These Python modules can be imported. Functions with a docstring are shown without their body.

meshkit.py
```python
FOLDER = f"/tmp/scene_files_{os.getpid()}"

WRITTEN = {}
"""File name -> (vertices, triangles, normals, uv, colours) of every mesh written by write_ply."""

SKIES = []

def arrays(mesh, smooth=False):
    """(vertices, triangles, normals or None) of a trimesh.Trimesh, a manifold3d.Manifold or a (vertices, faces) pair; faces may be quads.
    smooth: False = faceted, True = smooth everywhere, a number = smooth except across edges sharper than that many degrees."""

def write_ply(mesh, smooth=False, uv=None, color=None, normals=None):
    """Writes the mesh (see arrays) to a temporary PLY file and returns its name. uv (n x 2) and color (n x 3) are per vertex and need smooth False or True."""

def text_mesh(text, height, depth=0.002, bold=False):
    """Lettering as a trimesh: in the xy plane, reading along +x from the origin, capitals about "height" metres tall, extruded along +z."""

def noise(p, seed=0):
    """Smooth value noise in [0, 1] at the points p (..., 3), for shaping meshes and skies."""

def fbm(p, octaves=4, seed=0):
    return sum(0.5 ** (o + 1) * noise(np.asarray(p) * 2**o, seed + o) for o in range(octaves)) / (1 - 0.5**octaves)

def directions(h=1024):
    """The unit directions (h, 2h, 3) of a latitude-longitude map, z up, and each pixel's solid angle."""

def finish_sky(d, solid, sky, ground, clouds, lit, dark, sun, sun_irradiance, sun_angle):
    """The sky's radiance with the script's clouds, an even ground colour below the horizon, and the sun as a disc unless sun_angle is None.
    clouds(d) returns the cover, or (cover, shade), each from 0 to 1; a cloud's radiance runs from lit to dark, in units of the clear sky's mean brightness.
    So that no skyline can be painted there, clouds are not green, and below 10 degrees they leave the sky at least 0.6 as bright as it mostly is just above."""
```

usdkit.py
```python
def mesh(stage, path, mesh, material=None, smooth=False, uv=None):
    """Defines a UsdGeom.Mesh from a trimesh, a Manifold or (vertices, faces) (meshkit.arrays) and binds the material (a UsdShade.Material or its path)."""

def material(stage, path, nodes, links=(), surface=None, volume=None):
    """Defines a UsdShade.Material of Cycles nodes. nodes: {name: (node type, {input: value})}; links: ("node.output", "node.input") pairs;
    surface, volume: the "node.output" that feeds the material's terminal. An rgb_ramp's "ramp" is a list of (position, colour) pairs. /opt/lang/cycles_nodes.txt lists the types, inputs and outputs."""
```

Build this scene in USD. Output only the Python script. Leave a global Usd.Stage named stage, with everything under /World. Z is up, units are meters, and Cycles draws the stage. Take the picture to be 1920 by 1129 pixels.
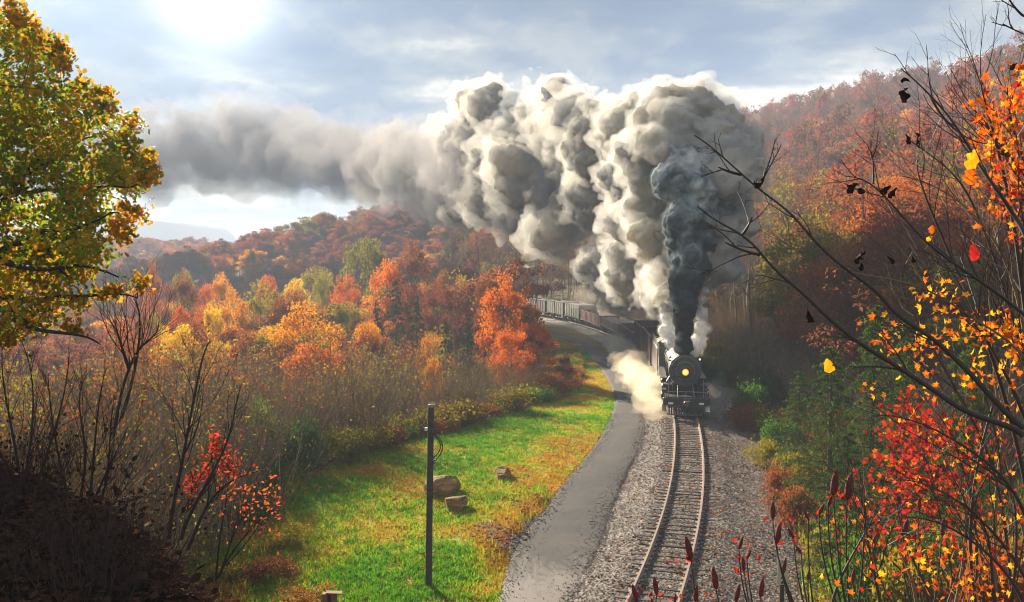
import math, numpy as np, trimesh, usdkit, meshkit
from scipy.spatial import cKDTree
from pxr import Usd, UsdGeom, UsdLux, UsdShade, Gf, Sdf, Vt

stage = Usd.Stage.CreateInMemory()
UsdGeom.SetStageUpAxis(stage, 'Z')
UsdGeom.SetStageMetersPerUnit(stage, 1.0)
UsdGeom.Xform.Define(stage, '/World')

# ---------------------------------------------------------------- camera, sky, sun, exposure
FPX, CAM_H, PITCH = 1660.0, 10.4, math.radians(2.69)
EXPOSURE = 2.2
SUN_DIR = np.array([-0.55, 1.0, 0.46]); SUN_DIR /= np.linalg.norm(SUN_DIR)
BRIGHT_CLOUD = np.array([-0.335, 1.0, 0.30]); BRIGHT_CLOUD /= np.linalg.norm(BRIGHT_CLOUD)  # direction of a sun glare painted into the sky, apart from the sun lamp
SUN_EL, SUN_AZ = math.asin(SUN_DIR[2]), math.atan2(SUN_DIR[0], SUN_DIR[1])
SUN_POWER, SKY_STRENGTH = 1.25, 0.05
cam = UsdGeom.Camera.Define(stage, '/World/camera')
cam.CreateHorizontalApertureAttr(36.0)
cam.CreateVerticalApertureAttr(36.0 * 602 / 1024)
cam.CreateFocalLengthAttr(36.0 * FPX / 1920)
cam.CreateClippingRangeAttr(Gf.Vec2f(0.1, 20000))
cam.CreateExposureAttr(EXPOSURE)
cam.AddTranslateOp().Set(Gf.Vec3d(0, 0, CAM_H))
cam.AddRotateXOp().Set(90 - math.degrees(PITCH))


def M(name, nodes, links=(), surface=None, volume=None):
    return usdkit.material(stage, '/World/Looks/' + name, nodes, links, surface, volume)


sky = UsdLux.DomeLight.Define(stage, '/World/sky')
sky_mat = M('sky_look', {
    'tc': ('texture_coordinate', {}),
    'sep': ('separate_xyz', {}),
    'zz': ('math', {'math_type': 'add', 'value2': 0.16}),
    'zc': ('math', {'math_type': 'maximum', 'value2': 0.05}),
    'px': ('math', {'math_type': 'divide'}), 'py': ('math', {'math_type': 'divide'}),
    'pv': ('combine_xyz', {'z': 0.37}),
    'n1': ('noise_texture', {'scale': 0.50, 'detail': 7.0, 'roughness': 0.55, 'distortion': 0.5}),
    'n2': ('noise_texture', {'scale': 1.35, 'detail': 6.0, 'roughness': 0.6, 'distortion': 0.2}),
    'off': ('mapping', {'location': (3.7, 1.9, 5.0)}),
    'cover': ('rgb_ramp', {'ramp': [(0.34, (0.84, 0.84, 0.84)), (0.5, (0.95, 0.95, 0.95)), (0.64, (1, 1, 1))]}),
    'body': ('rgb_ramp', {'ramp': [(0.33, (0.62, 1.02, 1.75)), (0.44, (1.02, 1.38, 1.95)), (0.52, (2.0, 2.2, 2.35)), (0.62, (5.2, 4.8, 4.1))]}),
    'sky': ('sky_texture', {'sky_type': 'single_scattering', 'sun_disc': False, 'sun_elevation': SUN_EL, 'sun_rotation': SUN_AZ, 'aerosol_density': 0.8, 'air_density': 1.0, 'ozone_density': 2.0}),
    'tint': ('mix', {'mix_type': 'multiply', 'fac': 1.0, 'color2': (0.62, 0.80, 1.08)}),
    'glow': ('mix', {'mix_type': 'multiply', 'fac': 0.55}),
    'mixc': ('mix', {'mix_type': 'mix'}),
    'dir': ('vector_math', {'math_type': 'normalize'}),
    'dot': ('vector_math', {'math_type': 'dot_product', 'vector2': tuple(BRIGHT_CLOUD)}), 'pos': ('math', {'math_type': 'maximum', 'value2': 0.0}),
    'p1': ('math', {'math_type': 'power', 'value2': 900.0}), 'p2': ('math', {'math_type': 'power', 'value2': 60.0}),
    'g1': ('mix', {'mix_type': 'mix', 'color1': (0, 0, 0), 'color2': (7.0, 6.8, 6.5)}), 'g2': ('mix', {'mix_type': 'mix', 'color1': (0, 0, 0), 'color2': (0.7, 0.85, 0.9)}),  # tight core and wide halo of the painted glare
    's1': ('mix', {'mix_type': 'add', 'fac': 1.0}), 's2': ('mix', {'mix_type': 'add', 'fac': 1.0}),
    'bg': ('background_shader', {'strength': SKY_STRENGTH}),
}, [('tc.generated', 'sep.vector'), ('sep.z', 'zz.value1'), ('zz.value', 'zc.value1'),
    ('sep.x', 'px.value1'), ('zc.value', 'px.value2'), ('sep.y', 'py.value1'), ('zc.value', 'py.value2'),
    ('px.value', 'pv.x'), ('py.value', 'pv.y'), ('pv.vector', 'n1.vector'), ('pv.vector', 'off.vector'), ('off.vector', 'n2.vector'),
    ('n1.fac', 'cover.fac'), ('n2.fac', 'body.fac'), ('sky.color', 'tint.color1'),
    ('tint.color', 'mixc.color1'), ('body.color', 'mixc.color2'), ('cover.color', 'mixc.fac'),
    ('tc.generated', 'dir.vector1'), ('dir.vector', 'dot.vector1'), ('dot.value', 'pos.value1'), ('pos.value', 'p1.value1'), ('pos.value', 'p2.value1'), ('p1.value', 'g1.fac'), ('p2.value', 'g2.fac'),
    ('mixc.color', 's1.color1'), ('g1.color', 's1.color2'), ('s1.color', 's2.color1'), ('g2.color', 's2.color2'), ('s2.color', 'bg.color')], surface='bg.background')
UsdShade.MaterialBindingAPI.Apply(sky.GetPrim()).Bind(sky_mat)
sun = UsdLux.DistantLight.Define(stage, '/World/sun')
sun.CreateNormalizeAttr(True)
sun.CreateIntensityAttr(SUN_POWER)
sun.CreateAngleAttr(0.5)
sun.CreateColorAttr(Gf.Vec3f(1.0, 0.86, 0.63))
sun.AddOrientOp().Set(Gf.Quatf(Gf.Rotation(Gf.Vec3d(0, 0, 1), Gf.Vec3d(*map(float, SUN_DIR))).GetQuat()))

# ---------------------------------------------------------------- helpers
SP, CP = math.sin(PITCH), math.cos(PITCH)


def at(u, v, d):
    """The point at distance y = d that stands where the photograph has (u, v): used to measure real positions."""
    a, b = (u - 960.0) / FPX, (564.5 - v) / FPX
    w = np.array([a, CP + b * SP, -SP + b * CP])
    return np.array([0, 0, CAM_H]) + w * (d / w[1])


used = {}


def unique(parent, name):
    k = parent + '/' + name
    n = used.get(k, -1) + 1
    used[k] = n
    return k if n == 0 else '%s_%03d' % (k, n)


def pth(parent):
    return '/World' if parent is None else (parent if isinstance(parent, str) else str(parent.GetPath()))


def say(prim, label=None, cat=None, group=None, kind=None):
    for k, x in (('label', label), ('category', cat), ('group', group), ('kind', kind)):
        if x:
            prim.SetCustomDataByKey(k, x)
    return prim


def obj(name, mesh, mat, parent=None, smooth=False, **tags):
    if isinstance(mesh, (list, tuple)) and not (len(mesh) == 2 and isinstance(mesh[0], np.ndarray)):
        mesh = join(mesh)
    p = usdkit.mesh(stage, unique(pth(parent), name), mesh, mat, smooth=smooth).GetPrim()
    UsdGeom.Mesh(p).CreateDoubleSidedAttr(True)
    return say(p, **tags)


def thing(name, loc=(0, 0, 0), rz=0.0, scale=1.0, parent=None, **tags):
    x = UsdGeom.Xform.Define(stage, unique(pth(parent), name))
    x.AddTranslateOp().Set(Gf.Vec3d(*map(float, loc)))
    x.AddRotateZOp().Set(float(math.degrees(rz)))
    s = (scale,) * 3 if np.ndim(scale) == 0 else scale
    x.AddScaleOp().Set(Gf.Vec3f(*map(float, s)))
    return say(x.GetPrim(), **tags)


def move(prim, loc, rz=0.0, scale=1.0):
    o = UsdGeom.Xformable(prim).GetOrderedXformOps()
    o[0].Set(Gf.Vec3d(*map(float, loc)))
    o[1].Set(float(math.degrees(rz)))
    s = (scale,) * 3 if np.ndim(scale) == 0 else scale
    o[2].Set(Gf.Vec3f(*map(float, s)))


def copy(root, loc, rz, scale, **tags):
    import re
    x = thing(re.sub(r'_\d{3}$', '', root.GetName()), loc, rz, scale, **tags)
    x.GetReferences().AddInternalReference(root.GetPath())
    x.SetInstanceable(True)
    return x


def join(ms):
    vs, fs, n = [], [], 0
    for m in ms:
        v, f = (np.asarray(m.vertices), np.asarray(m.faces)) if hasattr(m, 'vertices') else m
        vs.append(v)
        fs.append(f + n)
        n += len(v)
    return np.vstack(vs), np.vstack(fs)


def box(x0, x1, y0, y1, z0, z1, bev=0.0):
    if bev:
        import manifold3d as m3
        b = np.array([[x, y, z] for x in (x0, x1) for y in (y0, y1) for z in (z0, z1)], float)
        c = b.mean(0)
        pts = []
        for p in b:
            s = np.sign(p - c)
            for k in range(3):
                q = p - s * bev
                q[k] = p[k]
                pts.append(q)
        h = trimesh.convex.convex_hull(np.array(pts))
        return np.array(h.vertices), np.array(h.faces)
    v = np.array([[x, y, z] for x in (x0, x1) for y in (y0, y1) for z in (z0, z1)], float)
    f = np.array([[0, 1, 3], [0, 3, 2], [4, 6, 7], [4, 7, 5], [0, 4, 5], [0, 5, 1], [2, 3, 7], [2, 7, 6], [0, 2, 6], [0, 6, 4], [1, 5, 7], [1, 7, 3]])
    return v, f


def tube(pts, r, k=5, cap=False):
    pts = np.asarray(pts, float)
    n = len(pts)
    r = np.broadcast_to(np.asarray(r, float), (n,))
    t = np.gradient(pts, axis=0)
    t /= np.maximum(np.linalg.norm(t, axis=1, keepdims=True), 1e-9)
    up = np.array([0, 0, 1.0]) if abs(t[0][2]) < 0.9 else np.array([1.0, 0, 0])
    a = np.cross(t, up)
    a /= np.maximum(np.linalg.norm(a, axis=1, keepdims=True), 1e-9)
    b = np.cross(t, a)
    an = np.linspace(0, 2 * np.pi, k, endpoint=False)
    v = (pts[:, None] + r[:, None, None] * (np.cos(an)[None, :, None] * a[:, None] + np.sin(an)[None, :, None] * b[:, None])).reshape(-1, 3)
    i, j = np.meshgrid(np.arange(n - 1), np.arange(k), indexing='ij')
    p, q = i * k + j, i * k + (j + 1) % k
    f = np.vstack([np.stack([p, q, q + k], -1).reshape(-1, 3), np.stack([p, q + k, p + k], -1).reshape(-1, 3)])
    if cap:
        v = np.vstack([v, pts[:1], pts[-1:]])
        jj = np.arange(k)
        f = np.vstack([f, np.stack([(jj + 1) % k, jj, np.full(k, n * k)], 1), np.stack([(n - 1) * k + jj, (n - 1) * k + (jj + 1) % k, np.full(k, n * k + 1)], 1)])
    return v, f


def lathe(profile, k=24, axis='z'):
    """profile: (radius, height) pairs."""
    pr = np.asarray(profile, float)
    an = np.linspace(0, 2 * np.pi, k, endpoint=False)
    v = np.stack([pr[:, None, 0] * np.cos(an), pr[:, None, 0] * np.sin(an), np.repeat(pr[:, 1:2], k, 1)], -1).reshape(-1, 3)
    i, j = np.meshgrid(np.arange(len(pr) - 1), np.arange(k), indexing='ij')
    p, q = i * k + j, i * k + (j + 1) % k
    f = np.vstack([np.stack([p, q, q + k], -1).reshape(-1, 3), np.stack([p, q + k, p + k], -1).reshape(-1, 3)])
    if axis == 'x':
        v = v[:, [2, 0, 1]]
    if axis == 'y':
        v = v[:, [1, 2, 0]]
    return v, f


def shift(m, d):
    return m[0] + np.asarray(d, float), m[1]


def rotz(m, a):
    c, s = math.cos(a), math.sin(a)
    return m[0] @ np.array([[c, s, 0], [-s, c, 0], [0, 0, 1.0]]), m[1]


def roty(m, a):
    c, s = math.cos(a), math.sin(a)
    return m[0] @ np.array([[c, 0, -s], [0, 1.0, 0], [s, 0, c]]), m[1]


def sstep(a, b, x):
    t = np.clip((np.asarray(x, float) - a) / (b - a), 0, 1)
    return t * t * (3 - 2 * t)


def noise2(x, y, sc, seed=0, octv=3):
    p = np.stack([np.asarray(x, float) * sc, np.asarray(y, float) * sc, np.full(np.shape(x), 0.5 + seed)], -1)
    return meshkit.fbm(p, octv, seed)


# ---------------------------------------------------------------- materials
def plain(name, c, rough=0.7, metal=0.0, spec=0.4, var=0.25, scale=6.0, bump=0.0):
    c = np.array(c, float)
    return M(name, {
        'g': ('texture_coordinate', {}), 'n': ('noise_texture', {'scale': scale, 'detail': 5.0, 'roughness': 0.65}),
        'r': ('rgb_ramp', {'ramp': [(0.3, tuple(c * (1 - var))), (0.7, tuple(np.minimum(c * (1 + var), 0.95)))]}),
        'b': ('bump', {'strength': bump, 'distance': 0.02}),
        'p': ('principled_bsdf', {'roughness': rough, 'metallic': metal, 'specular_ior_level': spec})},
        [('g.object', 'n.vector'), ('n.fac', 'r.fac'), ('r.color', 'p.base_color'), ('n.fac', 'b.height')] + ([('b.normal', 'p.normal')] if bump else []), surface='p.BSDF')


def leafy(name, cols, trans=0.5, clump=0.35, inst=0.5, spec=0.08, rough=0.75):
    """Leaves: a tone for each leaf, drifting from clump to clump and a little from tree to tree."""
    n = len(cols)
    return M(name, {
        'g': ('geometry', {}), 'o': ('object_info', {}), 'tc': ('texture_coordinate', {}),
        'n': ('noise_texture', {'scale': clump, 'detail': 2.0 if clump < 5 else 5.0}),
        'a': ('math', {'math_type': 'multiply_add', 'value2': 0.45, 'value3': -0.18}),
        'b': ('math', {'math_type': 'multiply_add', 'value2': 0.75}),
        'c': ('math', {'math_type': 'multiply_add', 'value2': inst * 0.4}),
        'off': ('math', {'math_type': 'subtract', 'value2': inst * 0.2}),
        'r': ('rgb_ramp', {'ramp': [(0.08 + 0.84 * i / max(n - 1, 1), c) for i, c in enumerate(cols)]}),
        'd': ('principled_bsdf', {'roughness': rough, 'specular_ior_level': spec}), 't': ('translucent_bsdf', {}), 'm': ('mix_closure', {'fac': trans})},
        [('g.random_per_island', 'a.value1'), ('tc.object', 'n.vector'), ('n.fac', 'b.value1'), ('a.value', 'b.value3'), ('o.random', 'c.value1'), ('b.value', 'c.value3'),
         ('c.value', 'off.value1'), ('off.value', 'r.fac'), ('r.color', 'd.base_color'), ('r.color', 't.color'), ('d.BSDF', 'm.closure1'), ('t.BSDF', 'm.closure2')], surface='m.closure')


bark = plain('bark', (0.085, 0.070, 0.055), 0.9, spec=0.1, var=0.45, scale=3.0)
bark_pale = plain('bark_pale', (0.20, 0.165, 0.12), 0.9, spec=0.1, var=0.4, scale=3.0)
bark_dark = plain('bark_dark', (0.028, 0.022, 0.020), 0.85, spec=0.2, var=0.45, scale=8.0)
twig_brown = plain('twig_brown', (0.12, 0.085, 0.055), 0.9, spec=0.1, var=0.4, scale=2.0)
L_rust = leafy('leaf_rust', [(0.14, 0.045, 0.016), (0.29, 0.09, 0.018), (0.46, 0.165, 0.02), (0.52, 0.24, 0.03)])
L_orange = leafy('leaf_orange', [(0.28, 0.07, 0.01), (0.52, 0.15, 0.008), (0.64, 0.23, 0.007), (0.66, 0.31, 0.012)])
L_gold = leafy('leaf_gold', [(0.52, 0.20, 0.006), (0.64, 0.29, 0.005), (0.68, 0.35, 0.006), (0.68, 0.42, 0.012)])
L_yellow = leafy('leaf_yellow', [(0.55, 0.34, 0.01), (0.72, 0.46, 0.008), (0.80, 0.54, 0.015), (0.80, 0.58, 0.04)])
L_red = leafy('leaf_red', [(0.20, 0.018, 0.010), (0.46, 0.045, 0.012), (0.66, 0.085, 0.015), (0.72, 0.16, 0.02)])
L_maroon = leafy('leaf_maroon', [(0.14, 0.034, 0.018), (0.28, 0.065, 0.022), (0.40, 0.12, 0.03), (0.42, 0.18, 0.04)])
L_olive = leafy('leaf_olive', [(0.14, 0.13, 0.015), (0.30, 0.23, 0.016), (0.48, 0.31, 0.018), (0.55, 0.26, 0.02)])
L_green = leafy('leaf_green', [(0.035, 0.09, 0.012), (0.08, 0.19, 0.014), (0.17, 0.30, 0.018), (0.32, 0.38, 0.02)])
L_pine = leafy('leaf_pine', [(0.018, 0.05, 0.018), (0.035, 0.085, 0.025), (0.065, 0.13, 0.03), (0.11, 0.16, 0.03)], trans=0.15)
L_flame = leafy('leaf_flame', [(0.40, 0.085, 0.008), (0.62, 0.17, 0.005), (0.70, 0.25, 0.005), (0.70, 0.33, 0.008)], trans=0.55)
L_brown = leafy('leaf_brown', [(0.10, 0.045, 0.02), (0.19, 0.08, 0.026), (0.28, 0.12, 0.035), (0.34, 0.17, 0.05)])
L_hemlock = leafy('leaf_hemlock', [(0.035, 0.075, 0.012), (0.07, 0.13, 0.016), (0.13, 0.19, 0.018), (0.24, 0.25, 0.02)], trans=0.3)
L_oak = leafy('leaf_oak', [(0.10, 0.18, 0.012), (0.26, 0.28, 0.012), (0.58, 0.36, 0.012), (0.74, 0.29, 0.012), (0.70, 0.19, 0.014), (0.55, 0.12, 0.016)], trans=0.5, clump=0.42)
L_oak_rust = leafy('leaf_oak_rust', [(0.34, 0.20, 0.012), (0.60, 0.28, 0.012), (0.68, 0.22, 0.012), (0.58, 0.14, 0.014), (0.42, 0.09, 0.016)], trans=0.5, clump=0.42)
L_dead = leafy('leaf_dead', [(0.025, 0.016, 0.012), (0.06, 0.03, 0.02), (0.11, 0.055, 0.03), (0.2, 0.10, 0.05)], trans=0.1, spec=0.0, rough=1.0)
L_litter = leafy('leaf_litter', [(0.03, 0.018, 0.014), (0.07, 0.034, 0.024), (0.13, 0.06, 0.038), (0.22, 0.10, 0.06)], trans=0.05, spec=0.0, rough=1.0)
L_fallen = leafy('leaf_fallen', [(0.18, 0.06, 0.02), (0.36, 0.14, 0.03), (0.5, 0.26, 0.05), (0.55, 0.36, 0.12)], trans=0.2)
# ---------------------------------------------------------------- the railway's course (x, y, height of the rail's top)
COURSE = np.array([(-8.5, -14, 0), (-4.2, 0, 0), (0.2, 14, 0), (4.55, 27.4, 0), (6.85, 35.5, 0), (9.35, 46.4, 0), (11.45, 58, 0), (13.1, 70, -0.1), (14.6, 85, -0.35), (15.9, 102, -0.7),
                   (16.6, 118, -1.0), (16.4, 135, -1.35), (14.8, 158, -1.7), (10.4, 184, -1.95), (3.0, 208, -2.1), (-8, 232, -2.2), (-24, 256, -2.3), (-45, 278, -2.4), (-72, 298, -2.5), (-105, 314, -2.6)], float)
from scipy.interpolate import CubicSpline
_q = np.r_[0, np.cumsum(np.linalg.norm(np.diff(COURSE[:, :2], axis=0), axis=1))]
_cs = CubicSpline(_q, COURSE)
_s = np.arange(0, _q[-1], 0.5)
TRK = _cs(_s)
TAN = _cs(_s, 1)
TAN /= np.linalg.norm(TAN[:, :2], axis=1, keepdims=True)
TREE_T = cKDTree(TRK[:, :2])


def course(s):
    p, t = _cs(s), _cs(s, 1)
    t = t / np.linalg.norm(t[:2])
    return p, t


def lateral(x, y):
    """(metres to the right of the track's centre, rail height, index)"""
    x, y = np.asarray(x, float), np.asarray(y, float)
    d, i = TREE_T.query(np.stack([x, y], -1))
    dx, dy = x - TRK[i, 0], y - TRK[i, 1]
    return np.where(dx * TAN[i, 1] - dy * TAN[i, 0] > 0, 1, -1) * d, TRK[i, 2], i


EDGE = np.array([(-9.0, 24), (-10.4, 33), (-11.2, 40), (-11, 44), (-9.4, 47), (-7.2, 51), (-4.2, 55), (-1.0, 61), (2.8, 68), (5.2, 75), (6.6, 85), (7.2, 100), (6.4, 122), (4.0, 142), (-1.5, 165), (-8, 188), (-16, 210), (-32, 240), (-60, 268)], float)
_e = np.r_[0, np.cumsum(np.linalg.norm(np.diff(EDGE, axis=0), axis=1))]
EDG = np.stack([np.interp(np.arange(0, _e[-1], 0.5), _e, EDGE[:, k]) for k in (0, 1)], 1)
EDT = np.gradient(EDG, axis=0)
TREE_E = cKDTree(EDG)


def beyond_edge(x, y):
    d, i = TREE_E.query(np.stack([np.asarray(x, float), np.asarray(y, float)], -1))
    side = EDT[i, 0] * (y - EDG[i, 1]) - EDT[i, 1] * (x - EDG[i, 0])
    return np.where(side > 0, d, -d)


def gauss(x, y, cx, cy, sx, sy, rot=0.0):
    c, s = math.cos(rot), math.sin(rot)
    u, v = (x - cx) * c + (y - cy) * s, -(x - cx) * s + (y - cy) * c
    return np.exp(-0.5 * ((u / sx) ** 2 + (v / sy) ** 2))


def bank(x, y):
    """The hillside the camera stands on, as a height; it falls to the lawn and the track ahead."""
    edge = np.interp(x, [-60, -14, -9.3, -6.9, -5.2, -4, -1, 3, 10, 40], [15, 17, 16, 14, 12, 10, 7, 5.5, 5, 4])
    top = 6.45 + 0.5 * (noise2(x, y, 0.35, 71) - 0.5) + 0.12 * (noise2(x, y, 1.8, 72) - 0.5) + 0.05 * np.clip(-9 - x, 0, 30)
    return top - np.where(y > edge, 0.85 * (y - edge), 0)


def height(x, y):
    x, y = np.asarray(x, float), np.asarray(y, float)
    s, rz, i = lateral(x, y)
    flat = rz - 0.62 + 0 * x
    # the right-hand hill
    D = np.maximum(s - 5.6, 0)
    cap = 4 + 88 * sstep(-50, 165, x + 0.12 * (y - 300)) * sstep(20, 60, y + 0.6 * x)
    D = D - 9 * (1 - np.exp(-D / 14))
    far = 1 + 0.0 * x
    hill = cap * (1 - np.exp(-0.62 * D / cap)) * far * sstep(0, 9, D) + (noise2(x, y, 0.05, 3) - 0.5) * 3.0 * sstep(8, 30, D) + (noise2(x, y, 0.3, 5) - 0.5) * 0.5 * sstep(1, 6, D)
    # the valley on the left
    e = np.where(s < 0, beyond_edge(x, y), -1)
    drop = 15.5 * (1 - np.exp(-np.maximum(e, 0) * 0.42 / 15.5))
    away = sstep(120, 330, np.hypot(x, y))
    val = -drop + (noise2(x, y, 0.08, 9) - 0.5) * 2.5 * sstep(2, 15, e)
    hills = sstep(8, 70, np.abs(s)) * sstep(200, 260, y) * (26 * gauss(x, y, -66, 375, 45, 60, 0.3) + 8 * gauss(x, y, 0, 330, 60, 60) + 20 * gauss(x, y, -205, 640, 150, 90, 0.2) + 14 * gauss(x, y, -420, 620, 160, 120) + 8 * gauss(x, y, -130, 420, 50, 60))
    lawn = 0.10 * sstep(-0.2, -6, e) * sstep(-5.5, -8, s) + 0.3 * (noise2(x, y, 0.22, 2) - 0.42) * sstep(-8.0, -11, s)
    flat2 = -14 * sstep(-0.06, -0.22, x / np.maximum(y, 1)) * sstep(10, 60, D) * (s > 0)
    z = np.where(s > 0, flat + flat2 + np.maximum(hill, hills) + 0.25 * np.minimum(hill, hills), flat + val + lawn + hills)
    b = bank(x, y)
    k = 0.8
    near = np.logaddexp(z / k, b / k) * k
    return np.where(y < 45, near, z)


def axis(parts):
    out = []
    for a, b, st in parts:
        out.append(np.arange(a, b, st))
    return np.concatenate(out + [np.array([parts[-1][1]])])


def sheet(xs, ys, f):
    X, Y = np.meshgrid(xs, ys)
    Z = f(X.ravel(), Y.ravel())
    v = np.stack([X.ravel(), Y.ravel(), Z], 1)
    nx, ny = len(xs), len(ys)
    i, j = np.meshgrid(np.arange(ny - 1), np.arange(nx - 1), indexing='ij')
    p = (i * nx + j).ravel()
    return v, np.vstack([np.stack([p, p + 1, p + nx + 1], 1), np.stack([p, p + nx + 1, p + nx], 1)])


earth = M('earth', {
    'g': ('geometry', {}), 'n1': ('noise_texture', {'scale': 0.25, 'detail': 6.0, 'roughness': 0.6}), 'n2': ('noise_texture', {'scale': 3.5, 'detail': 6.0, 'roughness': 0.7}),
    'r1': ('rgb_ramp', {'ramp': [(0.35, (0.075, 0.048, 0.018)), (0.5, (0.15, 0.085, 0.02)), (0.62, (0.10, 0.12, 0.018)), (0.72, (0.20, 0.095, 0.02))]}),
    'r2': ('rgb_ramp', {'ramp': [(0.3, (0.35, 0.3, 0.3)), (0.7, (1.0, 1.0, 1.0))]}),
    'm': ('mix', {'mix_type': 'multiply', 'fac': 0.8}), 'b': ('bump', {'strength': 0.8, 'distance': 0.12}), 'p': ('principled_bsdf', {'roughness': 0.95, 'specular_ior_level': 0.1})},
    [('g.position', 'n1.vector'), ('g.position', 'n2.vector'), ('n1.fac', 'r1.fac'), ('n2.fac', 'r2.fac'), ('r1.color', 'm.color1'), ('r2.color', 'm.color2'), ('m.color', 'p.base_color'), ('n2.fac', 'b.height'), ('b.normal', 'p.normal')], surface='p.BSDF')
gx = axis([(-6000, -1200, 600), (-1200, -300, 40), (-300, -80, 8), (-80, -26, 2), (-26, 26, 0.5), (26, 90, 2), (90, 320, 8), (320, 1200, 40), (1200, 6000, 600)])
gy = axis([(-400, -40, 40), (-40, -4, 4), (-4, 66, 0.5), (66, 130, 1.5), (130, 420, 5), (420, 1000, 20), (1000, 6000, 250)])
land = sheet(gx, gy, height)
obj('ground', land, earth, None, True, kind='structure')
GZ = land[0][:, 2].reshape(len(gy), len(gx))


def ground(x, y):
    """The height of the ground sheet itself at one point."""
    i = min(max(int(np.searchsorted(gx, x)) - 1, 0), len(gx) - 2)
    j = min(max(int(np.searchsorted(gy, y)) - 1, 0), len(gy) - 2)
    a, b = (x - gx[i]) / (gx[i + 1] - gx[i]), (y - gy[j]) / (gy[j + 1] - gy[j])
    return float((GZ[j, i] * (1 - a) + GZ[j, i + 1] * a) * (1 - b) + (GZ[j + 1, i] * (1 - a) + GZ[j + 1, i + 1] * a) * b)


def ribbon(lines, name, mat, smooth=True, **tags):
    """A sheet between lines of points of equal number."""
    L = np.asarray(lines, float)
    m, n = L.shape[:2]
    v = L.reshape(-1, 3)
    i, j = np.meshgrid(np.arange(m - 1), np.arange(n - 1), indexing='ij')
    p = (i * n + j).ravel()
    f = np.vstack([np.stack([p, p + n, p + n + 1], 1), np.stack([p, p + n + 1, p + 1], 1)])
    return obj(name, (v, f), mat, None, smooth, **tags)


# lawn: draped 3 cm over the earth between the road and the edge
LAWN = [(-0.2, 24.0), (0.0, 33.0), (1.1, 37.2), (2.3, 42), (3.75, 47.4), (5.2, 53), (6.6, 60), (7.9, 68), (8.5, 75), (9.0, 85), (9.35, 98), (9.3, 112), (8.4, 126), (7.0, 138), (4.5, 150)]
LAWN_R = np.array(LAWN, float)
from shapely.geometry import Polygon, Point
import shapely
_le = EDGE[(EDGE[:, 1] > 20) & (EDGE[:, 1] < 150)]
lawn_poly = Polygon(list(map(tuple, LAWN_R)) + list(map(tuple, _le[::-1]))).buffer(0)
lawn_mat = M('lawn_turf', {
    'g': ('geometry', {}), 'n1': ('noise_texture', {'scale': 0.33, 'detail': 5.0, 'roughness': 0.62, 'distortion': 0.4}), 'n2': ('noise_texture', {'scale': 6.0, 'detail': 5.0, 'roughness': 0.7}),
    'r1': ('rgb_ramp', {'ramp': [(0.36, (0.06, 0.22, 0.006)), (0.48, (0.14, 0.27, 0.008)), (0.56, (0.34, 0.29, 0.012)), (0.66, (0.48, 0.24, 0.02))]}),
    'r2': ('rgb_ramp', {'ramp': [(0.3, (0.5, 0.45, 0.4)), (0.7, (1, 1, 1))]}), 'm': ('mix', {'mix_type': 'multiply', 'fac': 0.85}),
    'b': ('bump', {'strength': 0.9, 'distance': 0.06}), 'p': ('principled_bsdf', {'roughness': 0.9, 'specular_ior_level': 0.15})},
    [('g.position', 'n1.vector'), ('g.position', 'n2.vector'), ('n1.fac', 'r1.fac'), ('n2.fac', 'r2.fac'), ('r1.color', 'm.color1'), ('r2.color', 'm.color2'), ('m.color', 'p.base_color'), ('n2.fac', 'b.height'), ('b.normal', 'p.normal')], surface='p.BSDF')


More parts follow.
